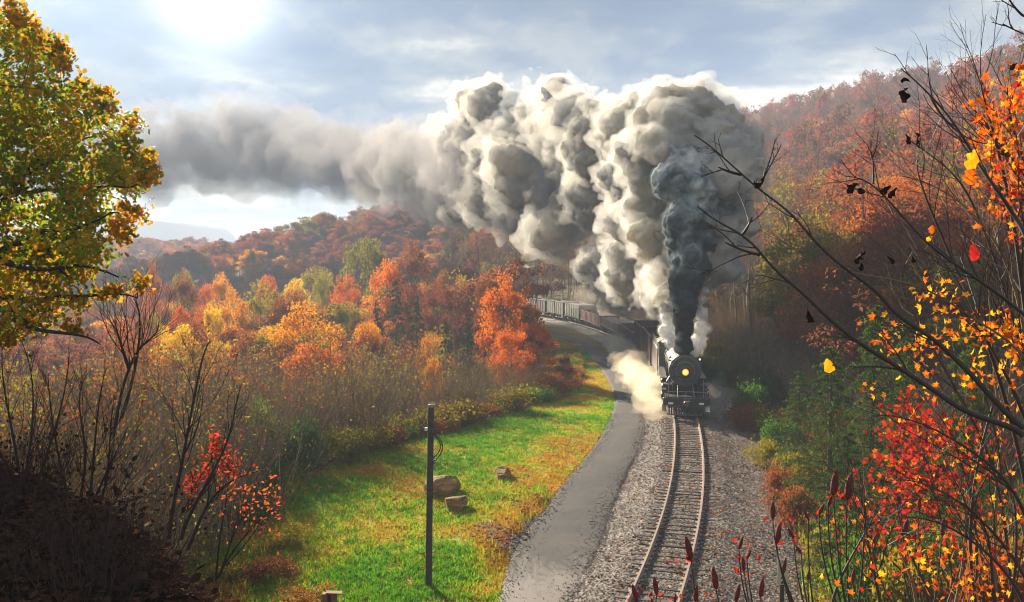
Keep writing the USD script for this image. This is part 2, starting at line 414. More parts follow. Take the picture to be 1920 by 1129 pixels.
def drape(poly, step, lift, f=height):
    x0, y0, x1, y1 = poly.bounds
    xs, ys = np.arange(x0 - step, x1 + step, step), np.arange(y0 - step, y1 + step, step)
    v, fc = sheet(xs, ys, f)
    v[:, 2] += lift
    keep = shapely.contains_xy(poly, *v[fc].mean(1)[:, :2].T)
    fc = fc[keep]
    u, inv = np.unique(fc, return_inverse=True)
    return v[u], inv.reshape(-1, 3)


# a jagged, natural rim: the lawn ends where a noise says so
rng = np.random.default_rng(5)
lp = np.array(shapely.segmentize(lawn_poly, 0.35).exterior.coords)
lp = lp + (np.stack([noise2(lp[:, 0], lp[:, 1], 1.7, 4), noise2(lp[:, 0], lp[:, 1], 1.7, 8)], 1) - 0.5) * 0.9
lawn_rag = Polygon(lp).buffer(0)
obj('lawn', drape(lawn_rag, 0.3, 0.03), lawn_mat, None, True, kind='structure')

# road: left and right rims measured in the photograph
ROAD_L = np.array([(-2.6, 19), (-1.6, 23), (-0.55, 26.9), (0.0, 33.0), (1.1, 37.2), (2.3, 42), (3.75, 47.4), (5.2, 53), (6.6, 60), (7.9, 68), (8.5, 75), (9.0, 85), (9.35, 98), (9.3, 112), (8.4, 126), (7.0, 138), (4.5, 150), (-2, 170), (-12, 192), (-26, 214)], float)
ROAD_R = np.array([(-0.9, 19), (0.4, 23), (1.75, 26.9), (3.5, 33.0), (4.3, 37.2), (5.4, 42), (6.7, 47.4), (8.2, 53), (9.5, 60), (10.7, 68), (11.3, 75), (11.7, 85), (11.9, 98), (11.7, 112), (11.0, 126), (9.6, 138), (7.3, 150), (1, 172), (-9.5, 195), (-23.5, 217)], float)
tt = np.linspace(0, 1, 19)
qq = np.linspace(0, len(ROAD_L) - 1, 260)
csl, csr = CubicSpline(np.arange(len(ROAD_L)), ROAD_L), CubicSpline(np.arange(len(ROAD_R)), ROAD_R)
rl, rr = csl(qq), csr(qq)


def road_z(x, y):
    return lateral(x, y)[1] - 0.46


lines = []
for t in tt:
    p = rl * (1 - t) + rr * t
    w = (noise2(p[:, 0], p[:, 1], 1.1, 31) - 0.5) * 0.5 if t in (0.0, 1.0) else 0
    z = road_z(p[:, 0], p[:, 1]) + 0.05 * (1 - (2 * t - 1) ** 2) - (0.12 if t in (0.0, 1.0) else 0)
    lines.append(np.stack([p[:, 0] + w, p[:, 1], z], 1))
road_mat = M('road_gravel', {
    'g': ('geometry', {}), 'n1': ('noise_texture', {'scale': 0.35, 'detail': 6.0, 'roughness': 0.6, 'distortion': 0.6}), 'n2': ('noise_texture', {'scale': 34.0, 'detail': 5.0, 'roughness': 0.85}),
    'n3': ('noise_texture', {'scale': 0.9, 'detail': 9.0, 'roughness': 0.8, 'distortion': 0.8}), 'mp': ('mapping', {'scale': (1.0, 0.35, 1.0), 'rotation': (0, 0, 0.2)}),
    'sep': ('separate_xyz', {}), 'ny': ('map_range', {'from_min': 27.0, 'from_max': 36.0, 'to_min': 0.30, 'to_max': -0.30, 'clamp': True}),
    'add': ('math', {'math_type': 'add'}), 'pale': ('rgb_ramp', {'ramp': [(0.50, (0, 0, 0)), (0.70, (1, 1, 1))]}),
    'r1': ('rgb_ramp', {'ramp': [(0.35, (0.034, 0.036, 0.043)), (0.65, (0.060, 0.056, 0.058))]}), 'r2': ('rgb_ramp', {'ramp': [(0.36, (0.6, 0.6, 0.62)), (0.64, (1.25, 1.2, 1.16))]}),
    'm': ('mix', {'mix_type': 'multiply', 'fac': 0.9}), 'mp2': ('mix', {'color2': (0.155, 0.143, 0.143)}), 'b': ('bump', {'strength': 0.25, 'distance': 0.008}), 'p': ('principled_bsdf', {'roughness': 0.9, 'specular_ior_level': 0.15})},
    [('g.position', 'n1.vector'), ('g.position', 'n2.vector'), ('g.position', 'mp.vector'), ('mp.vector', 'n3.vector'), ('g.position', 'sep.vector'), ('sep.y', 'ny.value'), ('n3.fac', 'add.value1'), ('ny.result', 'add.value2'), ('add.value', 'pale.fac'),
     ('n1.fac', 'r1.fac'), ('n2.fac', 'r2.fac'), ('r1.color', 'mp2.color1'), ('pale.color', 'mp2.fac'), ('mp2.color', 'm.color1'), ('r2.color', 'm.color2'), ('m.color', 'p.base_color'), ('n2.fac', 'b.height'), ('b.normal', 'p.normal')], surface='p.BSDF')
ribbon(lines, 'gravel_road', road_mat, kind='structure')
# the pale turn-off that leaves the road between the stones and the lower lawn
spur = Polygon([(0.6, 30.2), (0.1, 32.0), (-0.6, 33.6), (-1.6, 34.9), (-1.35, 36.1), (-0.5, 36.2), (0.5, 36.6), (1.6, 38.0), (2.4, 38.5), (2.2, 34.0), (1.4, 31)])
sp = np.array(shapely.segmentize(spur, 0.2).exterior.coords)
sp = sp + (np.stack([noise2(sp[:, 0], sp[:, 1], 2.2, 14), noise2(sp[:, 0], sp[:, 1], 2.2, 18)], 1) - 0.5) * 0.7
obj('gravel_turnoff', drape(Polygon(sp).buffer(0), 0.15, 0.055, lambda x, y: np.maximum(height(x, y), road_z(x, y) - 0.07)), road_mat, None, True, kind='structure')

# ballast bed
ballast_mat = M('ballast_grit', {
    'g': ('geometry', {}), 'v': ('voronoi_texture', {'scale': 11.0}), 'n1': ('noise_texture', {'scale': 0.5, 'detail': 5.0}), 
    'r1': ('rgb_ramp', {'ramp': [(0.0, (0.045, 0.042, 0.044)), (0.45, (0.10, 0.092, 0.09)), (0.8, (0.17, 0.145, 0.13)), (1.0, (0.26, 0.22, 0.20))]}), 'sc': ('separate_color', {}),
    'r2': ('rgb_ramp', {'ramp': [(0.3, (0.55, 0.5, 0.5)), (0.7, (1, 0.97, 0.95))]}), 'm': ('mix', {'mix_type': 'multiply', 'fac': 0.8}),
    'b': ('bump', {'strength': 1.0, 'distance': 0.05, 'invert': True}), 'p': ('principled_bsdf', {'roughness': 0.85, 'specular_ior_level': 0.25})},
    [('g.position', 'v.vector'), ('g.position', 'n1.vector'), ('v.color', 'sc.color'), ('sc.r', 'r1.fac'), ('n1.fac', 'r2.fac'), ('r1.color', 'm.color1'), ('r2.color', 'm.color2'), ('m.color', 'p.base_color'), ('v.distance', 'b.height'), ('b.normal', 'p.normal')], surface='p.BSDF')
sl = np.arange(6, _q[-1] - 2, 0.5)
C = _cs(sl)
T = _cs(sl, 1)
T /= np.linalg.norm(T[:, :2], axis=1, keepdims=True)
prof = [(-3.6, -0.56), (-2.9, -0.47), (-2.1, -0.36), (-1.6, -0.21), (-1.3, -0.185), (-0.7, -0.20), (0, -0.19), (0.7, -0.20), (1.3, -0.185), (1.65, -0.21), (2.3, -0.36), (3.2, -0.47), (4.3, -0.56), (5.0, -0.75)]


def off_track(sv, lat, dz=0.0):
    p, t = _cs(sv), _cs(sv, 1)
    t = t / np.linalg.norm(t[..., :2], axis=-1, keepdims=True)
    return np.stack([p[..., 0] + t[..., 1] * lat, p[..., 1] - t[..., 0] * lat, p[..., 2] + dz], -1)


def ballast_z(lat):
    return np.interp(lat, [a for a, _ in prof], [b for _, b in prof])


bl = []
for lat, dz in prof[::-1]:
    p = off_track(sl, lat, dz)
    p[:, 2] += (noise2(p[:, 0], p[:, 1], 1.3, 12) - 0.5) * (0.07 if abs(lat) > 1.5 else 0.025)
    bl.append(p)
ribbon(bl, 'ballast_bed', ballast_mat, kind='structure')

# ---------------------------------------------------------------- track: rails and every sleeper
rail_steel = plain('rail_steel', (0.24, 0.185, 0.165), 0.5, 0.15, 0.5, 0.15, 2.0)
tie_mats = [plain('sleeper_wood_' + n, c, 0.9, spec=0.15, var=0.4, scale=5.0, bump=0.4) for n, c in (('dark', (0.035, 0.030, 0.030)), ('brown', (0.060, 0.047, 0.042)), ('grey', (0.085, 0.074, 0.070)))]
track = thing('railway_track', label='single railway track with rusty rails on dark wooden sleepers in grey ballast', cat='railway track')
rp = np.array([(-0.07, -0.17), (0.07, -0.17), (0.07, -0.155), (0.012, -0.14), (0.012, -0.04), (0.036, -0.03), (0.036, 0.0), (-0.036, 0.0), (-0.036, -0.03), (-0.012, -0.04), (-0.012, -0.14), (-0.07, -0.155)])
for side in (-1, 1):
    pr = np.stack([off_track(sl, side * 0.754 + a, b) for a, b in rp], 1)
    n, k = pr.shape[:2]
    i, j = np.meshgrid(np.arange(n - 1), np.arange(k), indexing='ij')
    p, q = i * k + j, i * k + (j + 1) % k
    obj('rail', (pr.reshape(-1, 3), np.vstack([np.stack([p, q, q + k], -1).reshape(-1, 3), np.stack([p, q + k, p + k], -1).reshape(-1, 3)])), rail_steel, track)
rng = np.random.default_rng(11)
ties = np.arange(16.0, _q[-1] - 60, 0.54)
rest = []
for n, s in enumerate(ties):
    p, t = course(s + rng.normal(0, 0.02))
    ang = math.atan2(t[1], t[0]) - math.pi / 2 + rng.normal(0, 0.015)
    h = rng.normal(0, 0.012)
    L = 1.30 + rng.normal(0, 0.03)
    m = rotz(box(-L, L, -0.115, 0.115, -0.33, -0.165 + h, 0.02), ang)
    m = shift(m, p + np.r_[t[1] * rng.normal(0, 0.04), 0, 0])
    if n < 285:
        obj('sleeper', m, tie_mats[rng.integers(3)], track)
    else:
        rest.append(m)
obj('far_sleepers', rest, tie_mats[0], track, kind='stuff')
tp = []
for s in ties[:200]:
    for side in (-1, 1):
        p, t = course(s)
        tp.append(shift(rotz(box(-0.16, 0.16, -0.09, 0.09, -0.163, -0.150), math.atan2(t[1], t[0]) - math.pi / 2), off_track(np.array(s), side * 0.754)))
obj('tie_plates', tp, rail_steel, track, kind='stuff')


# ---------------------------------------------------------------- scattered small stuff
def scatter(name, protos, mats, pos, idx, yaw, sc, tilt=None, **tags):
    pi = UsdGeom.PointInstancer.Define(stage, unique('/World', name))
    paths = []
    for k, (m, mat) in enumerate(zip(protos, mats)):
        pm = usdkit.mesh(stage, str(pi.GetPath()) + '/piece_%03d' % k, m, mat)
        pm.CreateDoubleSidedAttr(True)
        paths.append(pm.GetPath())
    pi.CreatePrototypesRel().SetTargets(paths)
    n = len(pos)
    pi.CreateProtoIndicesAttr(Vt.IntArray.FromNumpy(np.asarray(idx, np.int32)))
    pi.CreatePositionsAttr(Vt.Vec3fArray.FromNumpy(np.asarray(pos, np.float32)))
    a = np.asarray(yaw) / 2
    q = np.zeros((n, 4), np.float32)
    q[:, 2], q[:, 3] = np.sin(a), np.cos(a)
    if tilt is not None:
        tx = np.asarray(tilt) / 2
        # rotate about a horizontal axis after the yaw
        q = np.stack([np.sin(tx) * np.cos(a), np.sin(tx) * np.sin(a), np.cos(tx) * np.sin(a), np.cos(tx) * np.cos(a)], 1).astype(np.float32)
    pi.CreateOrientationsAttr(Vt.QuathArray.FromNumpy(q.astype(np.float16)))
    s = np.asarray(sc, np.float32)
    s = np.repeat(s[:, None], 3, 1) if s.ndim == 1 else s
    pi.CreateScalesAttr(Vt.Vec3fArray.FromNumpy(s))
    return say(pi.GetPrim(), **tags)


def stone(seed, flat=0.75):
    r = np.random.default_rng(seed)
    p = r.normal(size=(11, 3))
    p /= np.linalg.norm(p, axis=1, keepdims=True)
    h = trimesh.convex.convex_hull(p * np.array([1, 0.8, flat]) * r.uniform(0.8, 1.1, (11, 1)))
    return np.array(h.vertices), np.array(h.faces)


stone_mats = [plain('stone_' + n, c, 0.85, spec=0.25, var=0.25, scale=9) for n, c in (('slate', (0.065, 0.062, 0.066)), ('grey', (0.115, 0.108, 0.105)), ('tan', (0.18, 0.14, 0.115)), ('pale', (0.28, 0.25, 0.23)))]
rng = np.random.default_rng(3)
N = 62000
sv = 16 + 75 * rng.random(N) ** 1.25
la = rng.uniform(-3.5, 4.6, N)
pos = off_track(sv, la)
pos[:, 2] += ballast_z(la) + rng.uniform(-0.005, 0.03, N)
tone = noise2(pos[:, 0], pos[:, 1], 0.5, 7)
pick = np.where(rng.random(N) < 0.42, 0, np.where(rng.random(N) < 0.62, 1, np.where(rng.random(N) < 0.72, 2, 3)))
lefts = (la < -1.5) & (rng.random(N) < 0.45)
pick[lefts] = np.where(rng.random(lefts.sum()) < 0.65, 2, 3)
scatter('ballast_stones', [stone(k) for k in range(4)], stone_mats, pos, pick, rng.uniform(0, 6.28, N), rng.uniform(0.018, 0.042, N), rng.uniform(-0.8, 0.8, N), kind='stuff', label='loose grey and tan ballast stones along the track')


def curl_leaf(seed, L=1.0):
    r = np.random.default_rng(seed)
    c = r.uniform(-0.5, 0.9)
    out = [(0, -0.5, 0), (0.3, -0.2, 0.10 * c), (0.36, 0.15, 0.16 * c), (0, 0.55, 0.3 * c), (-0.36, 0.15, 0.16 * c), (-0.3, -0.2, 0.10 * c), (0, 0, -0.08)]
    return np.array(out) * L, np.array([[6, k, (k + 1) % 6] for k in range(6)])


def leaf_bunch(seed, n, spread, size, zs=0.1):
    r = np.random.default_rng(seed)
    ms = []
    for k in range(n):
        m = rotz(roty(curl_leaf(seed * 91 + k, size * r.uniform(0.7, 1.3)), r.uniform(-0.8, 0.8)), r.uniform(0, 6.28))
        ms.append(shift(m, np.r_[r.normal(0, spread, 2), abs(r.normal(0, zs))]))
    return join(ms)


# grit on the road, thick along its rims
N = 9000
k_ = rng.uniform(0, len(rl) - 90, N) ** 1.0
t_ = np.where(rng.random(N) < 0.12, rng.random(N), np.where(rng.random(N) < 0.45, rng.beta(1, 9, N), 1 - rng.beta(1, 6, N)))
a_, b_ = csl(k_ * (len(ROAD_L) - 1) / 259), csr(k_ * (len(ROAD_L) - 1) / 259)
q_ = a_ * (1 - t_[:, None]) + b_ * t_[:, None]
q_ = q_[q_[:, 1] < 62]
scatter('road_grit', [stone(k) for k in range(3)], [stone_mats[0], stone_mats[0], stone_mats[1]], np.c_[q_, road_z(q_[:, 0], q_[:, 1]) + 0.045], rng.integers(0, 3, len(q_)), rng.uniform(0, 6.28, len(q_)), rng.uniform(0.012, 0.035, len(q_)), kind='stuff', label='loose grit lying on the gravel road')
# fallen leaves on the ballast and the road side
N = 2600
sv = 16 + 70 * rng.random(N) ** 1.2
la = np.where(rng.random(N) < 0.6, rng.uniform(1.2, 5.5, N), rng.uniform(-3.6, 1.2, N))
pos = off_track(sv, la)
pos[:, 2] += np.maximum(ballast_z(la), -0.56) + 0.05
scatter('fallen_leaves', [leaf_bunch(k + 5, 5, 0.25, 0.10, 0.015) for k in range(3)], [L_fallen, L_rust, L_dead], pos, rng.integers(0, 3, N), rng.uniform(0, 6.28, N), rng.uniform(0.7, 1.2, N), kind='stuff', label='brown and orange leaves fallen on the ballast')
# ---------------------------------------------------------------- trees and shrubs
def leaf_cards(c, size, r, up=0.35, fold=0.25, asp=0.62):
    """Folded diamond leaves at the points c: four triangles' worth of leaf in two."""
    n = len(c)
    a = r.normal(size=(n, 3))
    a[:, 2] -= 0.25
    a /= np.linalg.norm(a, axis=1, keepdims=True)
    m = r.normal(size=(n, 3))
    m[:, 2] += up * 3
    b = np.cross(a, m)
    b /= np.maximum(np.linalg.norm(b, axis=1, keepdims=True), 1e-6)
    nn = np.cross(b, a)
    s = (size * r.uniform(0.6, 1.35, n))[:, None]
    tip, base = c + a * s * 0.5, c - a * s * 0.5
    l, q = c + b * s * 0.5 * asp + nn * s * fold * 0.5, c - b * s * 0.5 * asp + nn * s * fold * 0.5
    v = np.stack([base, q, tip, l], 1).reshape(-1, 3)
    k = np.arange(n)[:, None] * 4
    return v, np.vstack([k + [0, 1, 2], k + [0, 2, 3]])


def grow(r, p, d, L, rad, lev, out, tips, up=0.15, bend=0.25, nb=(4, 4, 3), ang=0.7, shr=0.55, k=(6, 4, 3, 3)):
    """A limb from p along d, and the limbs it bears."""
    n = 5 if lev < 2 else 4
    pts, dirs = [p], []
    dd = d / np.linalg.norm(d)
    for i in range(n - 1):
        dd = dd + r.normal(0, bend * 0.5, 3) + np.array([0, 0, up])
        dd /= np.linalg.norm(dd)
        dirs.append(dd)
        pts.append(pts[-1] + dd * L / (n - 1))
    pts = np.array(pts)
    out.append(tube(pts, np.linspace(rad, rad * (0.45 if lev < len(nb) else 0.25), n), k[min(lev, len(k) - 1)]))
    if lev >= len(nb):
        tips.append(pts[-1])
        tips.append(pts[-2])
        return
    for i in range(nb[lev]):
        f = 0.35 + 0.65 * (i + r.uniform(0, 0.9)) / nb[lev]
        q = f * (n - 1)
        j = min(int(q), n - 2)
        pos = pts[j] + (pts[j + 1] - pts[j]) * min(q - j, 1)
        az, tilt = r.uniform(0, 6.28), ang * r.uniform(0.6, 1.3)
        a = np.cross(dirs[j], [math.cos(az), math.sin(az), 0.3])
        a /= max(np.linalg.norm(a), 1e-6)
        nd = dirs[j] * math.cos(tilt) + a * math.sin(tilt)
        grow(r, pos, nd, L * shr * r.uniform(0.75, 1.2) * (1.15 - 0.4 * f), rad * 0.5 * (1.1 - 0.4 * f), lev + 1, out, tips, up, bend, nb, ang, shr, k)


def crown_tree(seed, H, R, base, nleaf, leaf, nclump=46, flat=0.85, gap=0.0, trunk_r=None, limbs=11):
    """A broad-leaved tree: tapered trunk, limbs that reach for the clumps of a rounded crown."""
    r = np.random.default_rng(seed)
    tr = trunk_r or H * 0.016
    top = H * 0.86
    zs = np.linspace(0, top, 7)
    px = np.cumsum(r.normal(0, 0.012 * H, (7, 2)), 0)
    px -= px[0]
    tp = np.c_[px, zs]
    wood = [tube(tp, tr * np.array([1.35, 1.0, 0.88, 0.7, 0.5, 0.32, 0.15]), 7)]
    cz, rz = (base + H) / 2, (H - base) / 2
    cl = []
    while len(cl) < nclump:
        p = r.normal(size=3)
        p /= np.linalg.norm(p)
        p *= r.uniform(0.45, 1.0) ** 0.6
        w = 1 - 0.25 * max(0, p[2])
        q = np.array([p[0] * R * w, p[1] * R * w, cz + p[2] * rz])
        if p[2] < -0.75:
            continue
        if r.random() < gap:
            continue
        cl.append(q)
    cl = np.array(cl)
    cl[:, :2] += np.interp(cl[:, 2], zs, px[:, 0])[:, None] * [1, 0] + np.interp(cl[:, 2], zs, px[:, 1])[:, None] * [0, 1]
    for q in cl[r.permutation(len(cl))[:limbs * 2]]:
        z0 = np.clip(q[2] - np.hypot(q[0], q[1]) * r.uniform(0.5, 1.1), base * 0.6, top * 0.95)
        s0 = np.r_[np.interp(z0, zs, tp[:, 0]), np.interp(z0, zs, tp[:, 1]), z0]
        m = (s0 + q) / 2 + np.array([0, 0, -0.04 * H]) + r.normal(0, 0.03 * H, 3)
        rr = tr * 0.42 * (1 - 0.6 * z0 / H)
        wood.append(tube([s0, (s0 + m) / 2 + r.normal(0, 0.01 * H, 3), m, q], [rr, rr * 0.75, rr * 0.5, rr * 0.2], 4))
        for _ in range(3):
            e = q + r.normal(0, 0.13, 3) * R
            wood.append(tube([m, (m + e) / 2 + r.normal(0, 0.02 * H, 3), e], [rr * 0.4, rr * 0.25, rr * 0.1], 3))
    per = r.dirichlet(np.full(nclump, 6.0)) * nleaf
    pts = []
    for q, n in zip(cl, per.astype(int)):
        d = r.normal(size=(n, 3))
        d /= np.linalg.norm(d, axis=1, keepdims=True)
        d *= (r.uniform(0.15, 1, (n, 1)) ** 0.5) * R * r.uniform(0.24, 0.40)
        d[:, 2] *= 0.62 * flat
        pts.append(q + d)
    pts = np.vstack(pts)
    return join(wood), leaf_cards(pts, leaf, r)


def slim_tree(seed, H, nleaf, leaf, lean=0.03, reach=0.22):
    """A tall forest tree with a long bare stem and a thin top."""
    r = np.random.default_rng(seed)
    zs = np.linspace(0, H, 8)
    px = np.cumsum(r.normal(0, lean * H * 0.3, (8, 2)), 0)
    px -= px[0]
    tp = np.c_[px, zs]
    tr = H * 0.0095
    wood, tips = [tube(tp, tr * np.linspace(1.25, 0.15, 8), 5)], []
    for i in range(15):
        f = r.uniform(0.42, 0.97)
        z = f * H
        s0 = np.r_[np.interp(z, zs, px[:, 0]), np.interp(z, zs, px[:, 1]), z]
        az = r.uniform(0, 6.28)
        L = H * reach * (1.15 - f) * r.uniform(0.7, 1.5)
        grow(r, s0, np.array([math.cos(az), math.sin(az), r.uniform(0.5, 1.3)]), L * 1.4, tr * 0.4 * (1.15 - f), 1, wood, tips, 0.08, 0.25, (0, 3, 3), 0.6, 0.55, (5, 3, 3, 3))
    tips = np.array(tips)
    if nleaf:
        c = tips[r.integers(len(tips), size=nleaf)] + r.normal(0, 0.022 * H, (nleaf, 3))
        return join(wood), leaf_cards(c, leaf, r)
    return join(wood), None


def thicket(seed, H, stems=7, spread=0.5, lev=(4, 4, 3), rad=0.022, leaf=0.0, nleaf=0, lean=0.35):
    """A many-stemmed bare shrub of fine upright twigs."""
    r = np.random.default_rng(seed)
    wood, tips = [], []
    for i in range(stems):
        az = r.uniform(0, 6.28)
        p = np.array([math.cos(az), math.sin(az), 0]) * r.uniform(0, spread) + [0, 0, -0.25]
        d = np.array([math.cos(az) * lean, math.sin(az) * lean, 1.0]) * 1 + np.r_[r.normal(0, 0.15, 2), 0]
        grow(r, p, d, H * r.uniform(0.6, 1.0), rad * r.uniform(0.7, 1.3), 0, wood, tips, 0.06, 0.16, lev, 0.5, 0.5, (5, 3, 3, 3))
    tips = np.array(tips)
    lf = None
    if nleaf:
        c = tips[r.integers(len(tips), size=nleaf)] + r.normal(0, 0.10 * H / 3, (nleaf, 3))
        lf = leaf_cards(c, leaf, r)
    return join(wood), lf


def bush(seed, R, H, nleaf, leaf):
    r = np.random.default_rng(seed)
    wood, pts = [], []
    for i in range(16):
        az = r.uniform(0, 6.28)
        e = np.array([math.cos(az), math.sin(az), 0]) * R * r.uniform(0.2, 0.95) + [0, 0, H * r.uniform(0.35, 1.0)]
        wood.append(tube([np.r_[r.normal(0, 0.08 * R, 2), -0.2], e * [0.4, 0.4, 0.55], e], [0.018, 0.013, 0.006], 3))
        n = nleaf // 16
        d = r.normal(size=(n, 3)) * [R * 0.24, R * 0.24, H * 0.17]
        pts.append(e + d)
    return join(wood), leaf_cards(np.maximum(np.vstack(pts), [-9e9, -9e9, 0.02]), leaf, r)


def conifer(seed, H, R, boughs=46, fine=1.0):
    """A hemlock: drooping flat boughs in layers, needles as fine sprays."""
    r = np.random.default_rng(seed)
    wood = [tube([(0, 0, -0.3), (0, 0, H * 0.5), (r.normal(0, 0.1), 0, H)], [H * 0.016, H * 0.009, 0.01], 6)]
    v = []
    for i in range(boughs):
        f = 0.12 + 0.86 * (i + r.random()) / boughs
        az = i * 2.4 + r.normal(0, 0.3)
        L = R * (1.02 - f) ** 0.75 * r.uniform(0.75, 1.15)
        p0 = np.array([0, 0, f * H])
        d = np.array([math.cos(az), math.sin(az), 0])
        p1, p2 = p0 + d * L * 0.5 + [0, 0, 0.06 * L], p0 + d * L + [0, 0, -0.16 * L]
        wood.append(tube([p0, p1, p2], [0.03, 0.018, 0.006], 3))
        n = int((70 * L / R + 14) * fine ** 2)
        t = r.uniform(0.12, 1.0, n)[:, None]
        c = (1 - t) ** 2 * p0 + 2 * t * (1 - t) * p1 + t ** 2 * p2
        w = np.array([-d[1], d[0], 0])
        side = r.uniform(-1, 1, n)[:, None]
        c = c + w * side * L * 0.36 * (1.1 - t) - np.array([0, 0, 1]) * np.abs(side) * 0.08 * L + r.normal(0, 0.05, (n, 3))
        v.append(leaf_cards(c, 0.34 * (H / 11) ** 0.5 / fine, r, up=1.2, fold=0.1, asp=0.32))
    return join(wood), join(v)


protos = {}


def proto(key, name, wood, crown, wmat, lmat, crown_name='crown'):
    """Keeps the shapes of one kind; the first thing planted holds the meshes, and the others are copies of it."""
    protos[key] = [name, wood, crown, wmat, lmat, crown_name, None]


def plant(key, loc, rz=0.0, scale=1.0, **tags):
    k = protos[key]
    if k[6] is None:
        t = thing(k[0], loc, rz, scale, **tags)
        obj('trunk' if k[5] == 'crown' else 'stems', k[1], k[3], t)
        if k[2] is not None:
            obj(k[5], k[2], k[4], t)
        k[6] = t
        return t
    return copy(k[6], loc, rz, scale, **tags)


for i in range(3):
    w, c = crown_tree(100 + i, 13, 4.3, 4.2, 3600, 0.42, gap=0.1)
    for nm, lm in (('rust', L_rust), ('orange', L_orange), ('maroon', L_maroon), ('olive', L_olive), ('gold', L_gold), ('red', L_red)):
        proto('far_%s_%d' % (nm, i), {'rust': 'rust_oak_tree', 'orange': 'orange_maple_tree', 'maroon': 'dark_red_oak_tree', 'olive': 'olive_tree', 'gold': 'golden_tree', 'red': 'red_maple_tree'}[nm], w, c, bark, lm)
    w, c = crown_tree(130 + i, 13, 4.6, 3.8, 9000, 0.27, nclump=60, gap=0.05, limbs=16)
    for nm, lm in (('rust', L_rust), ('orange', L_orange), ('maroon', L_maroon), ('olive', L_olive), ('gold', L_gold), ('yellow', L_yellow), ('red', L_red), ('flame', L_flame)):
        proto('mid_%s_%d' % (nm, i), {'flame': 'flame_maple_tree', 'rust': 'rust_oak_tree', 'orange': 'orange_maple_tree', 'maroon': 'dark_red_oak_tree', 'olive': 'olive_tree', 'gold': 'golden_tree', 'yellow': 'yellow_tree', 'red': 'red_maple_tree'}[nm], w, c, bark, lm)
for i in range(4):
    w, c = slim_tree(160 + i, 17, 420, 0.5)
    proto('slim_%d' % i, 'tall_brown_tree', w, c, bark, L_brown if i % 2 else L_maroon)
    w, c = slim_tree(170 + i, 14, 150, 0.32, 0.05, 0.26)
    proto('bare_%d' % i, 'bare_tree', w, c, bark_pale if i % 2 else twig_brown, L_olive if i % 2 else L_rust)
for i in range(5):
    w, c = thicket(180 + i, 4.6, 9, 0.7, (4, 4, 3), 0.022, 0.10, 150)
    proto('thicket_%d' % i, 'bare_thicket', w, c, twig_brown if i % 2 else bark_pale, L_olive if i % 2 else L_rust, 'leaves')
    w, c = bush(190 + i, 1.5, 1.5, 2200, 0.15)
    for nm, lm in (('green', L_green), ('olive', L_olive), ('rust', L_rust)):
        proto('bush_%s_%d' % (nm, i), {'green': 'green_bush', 'olive': 'olive_bush', 'rust': 'rusty_bush'}[nm], w, c, twig_brown, lm, 'leaves')
for i in range(3):
    w, c = conifer(200 + i, 11, 3.0, 60)
    proto('pine_%d' % i, 'hemlock_tree', w, c, bark, L_pine)
    w, c = conifer(210 + i, 11, 3.0, 70, 2.1)
    proto('nearpine_%d' % i, 'hemlock_tree', w, c, bark, L_hemlock)


def stand(key, u, d, top, natural, width=None, nat_w=None, rz=None, **tags):
    """Plants one tree whose crown shows at (u, top) in the photograph, d metres off; its root is on the ground there."""
    p = at(u, top, d)
    g = ground(p[0], p[1])
    h = max(p[2] - g, 0.6)
    sz = h / natural
    sx = sz if width is None else (width * d / FPX) / nat_w
    return plant(key, (p[0], p[1], g - 0.1), u * 1.37 if rz is None else rz, (sx, sx, sz), **tags)


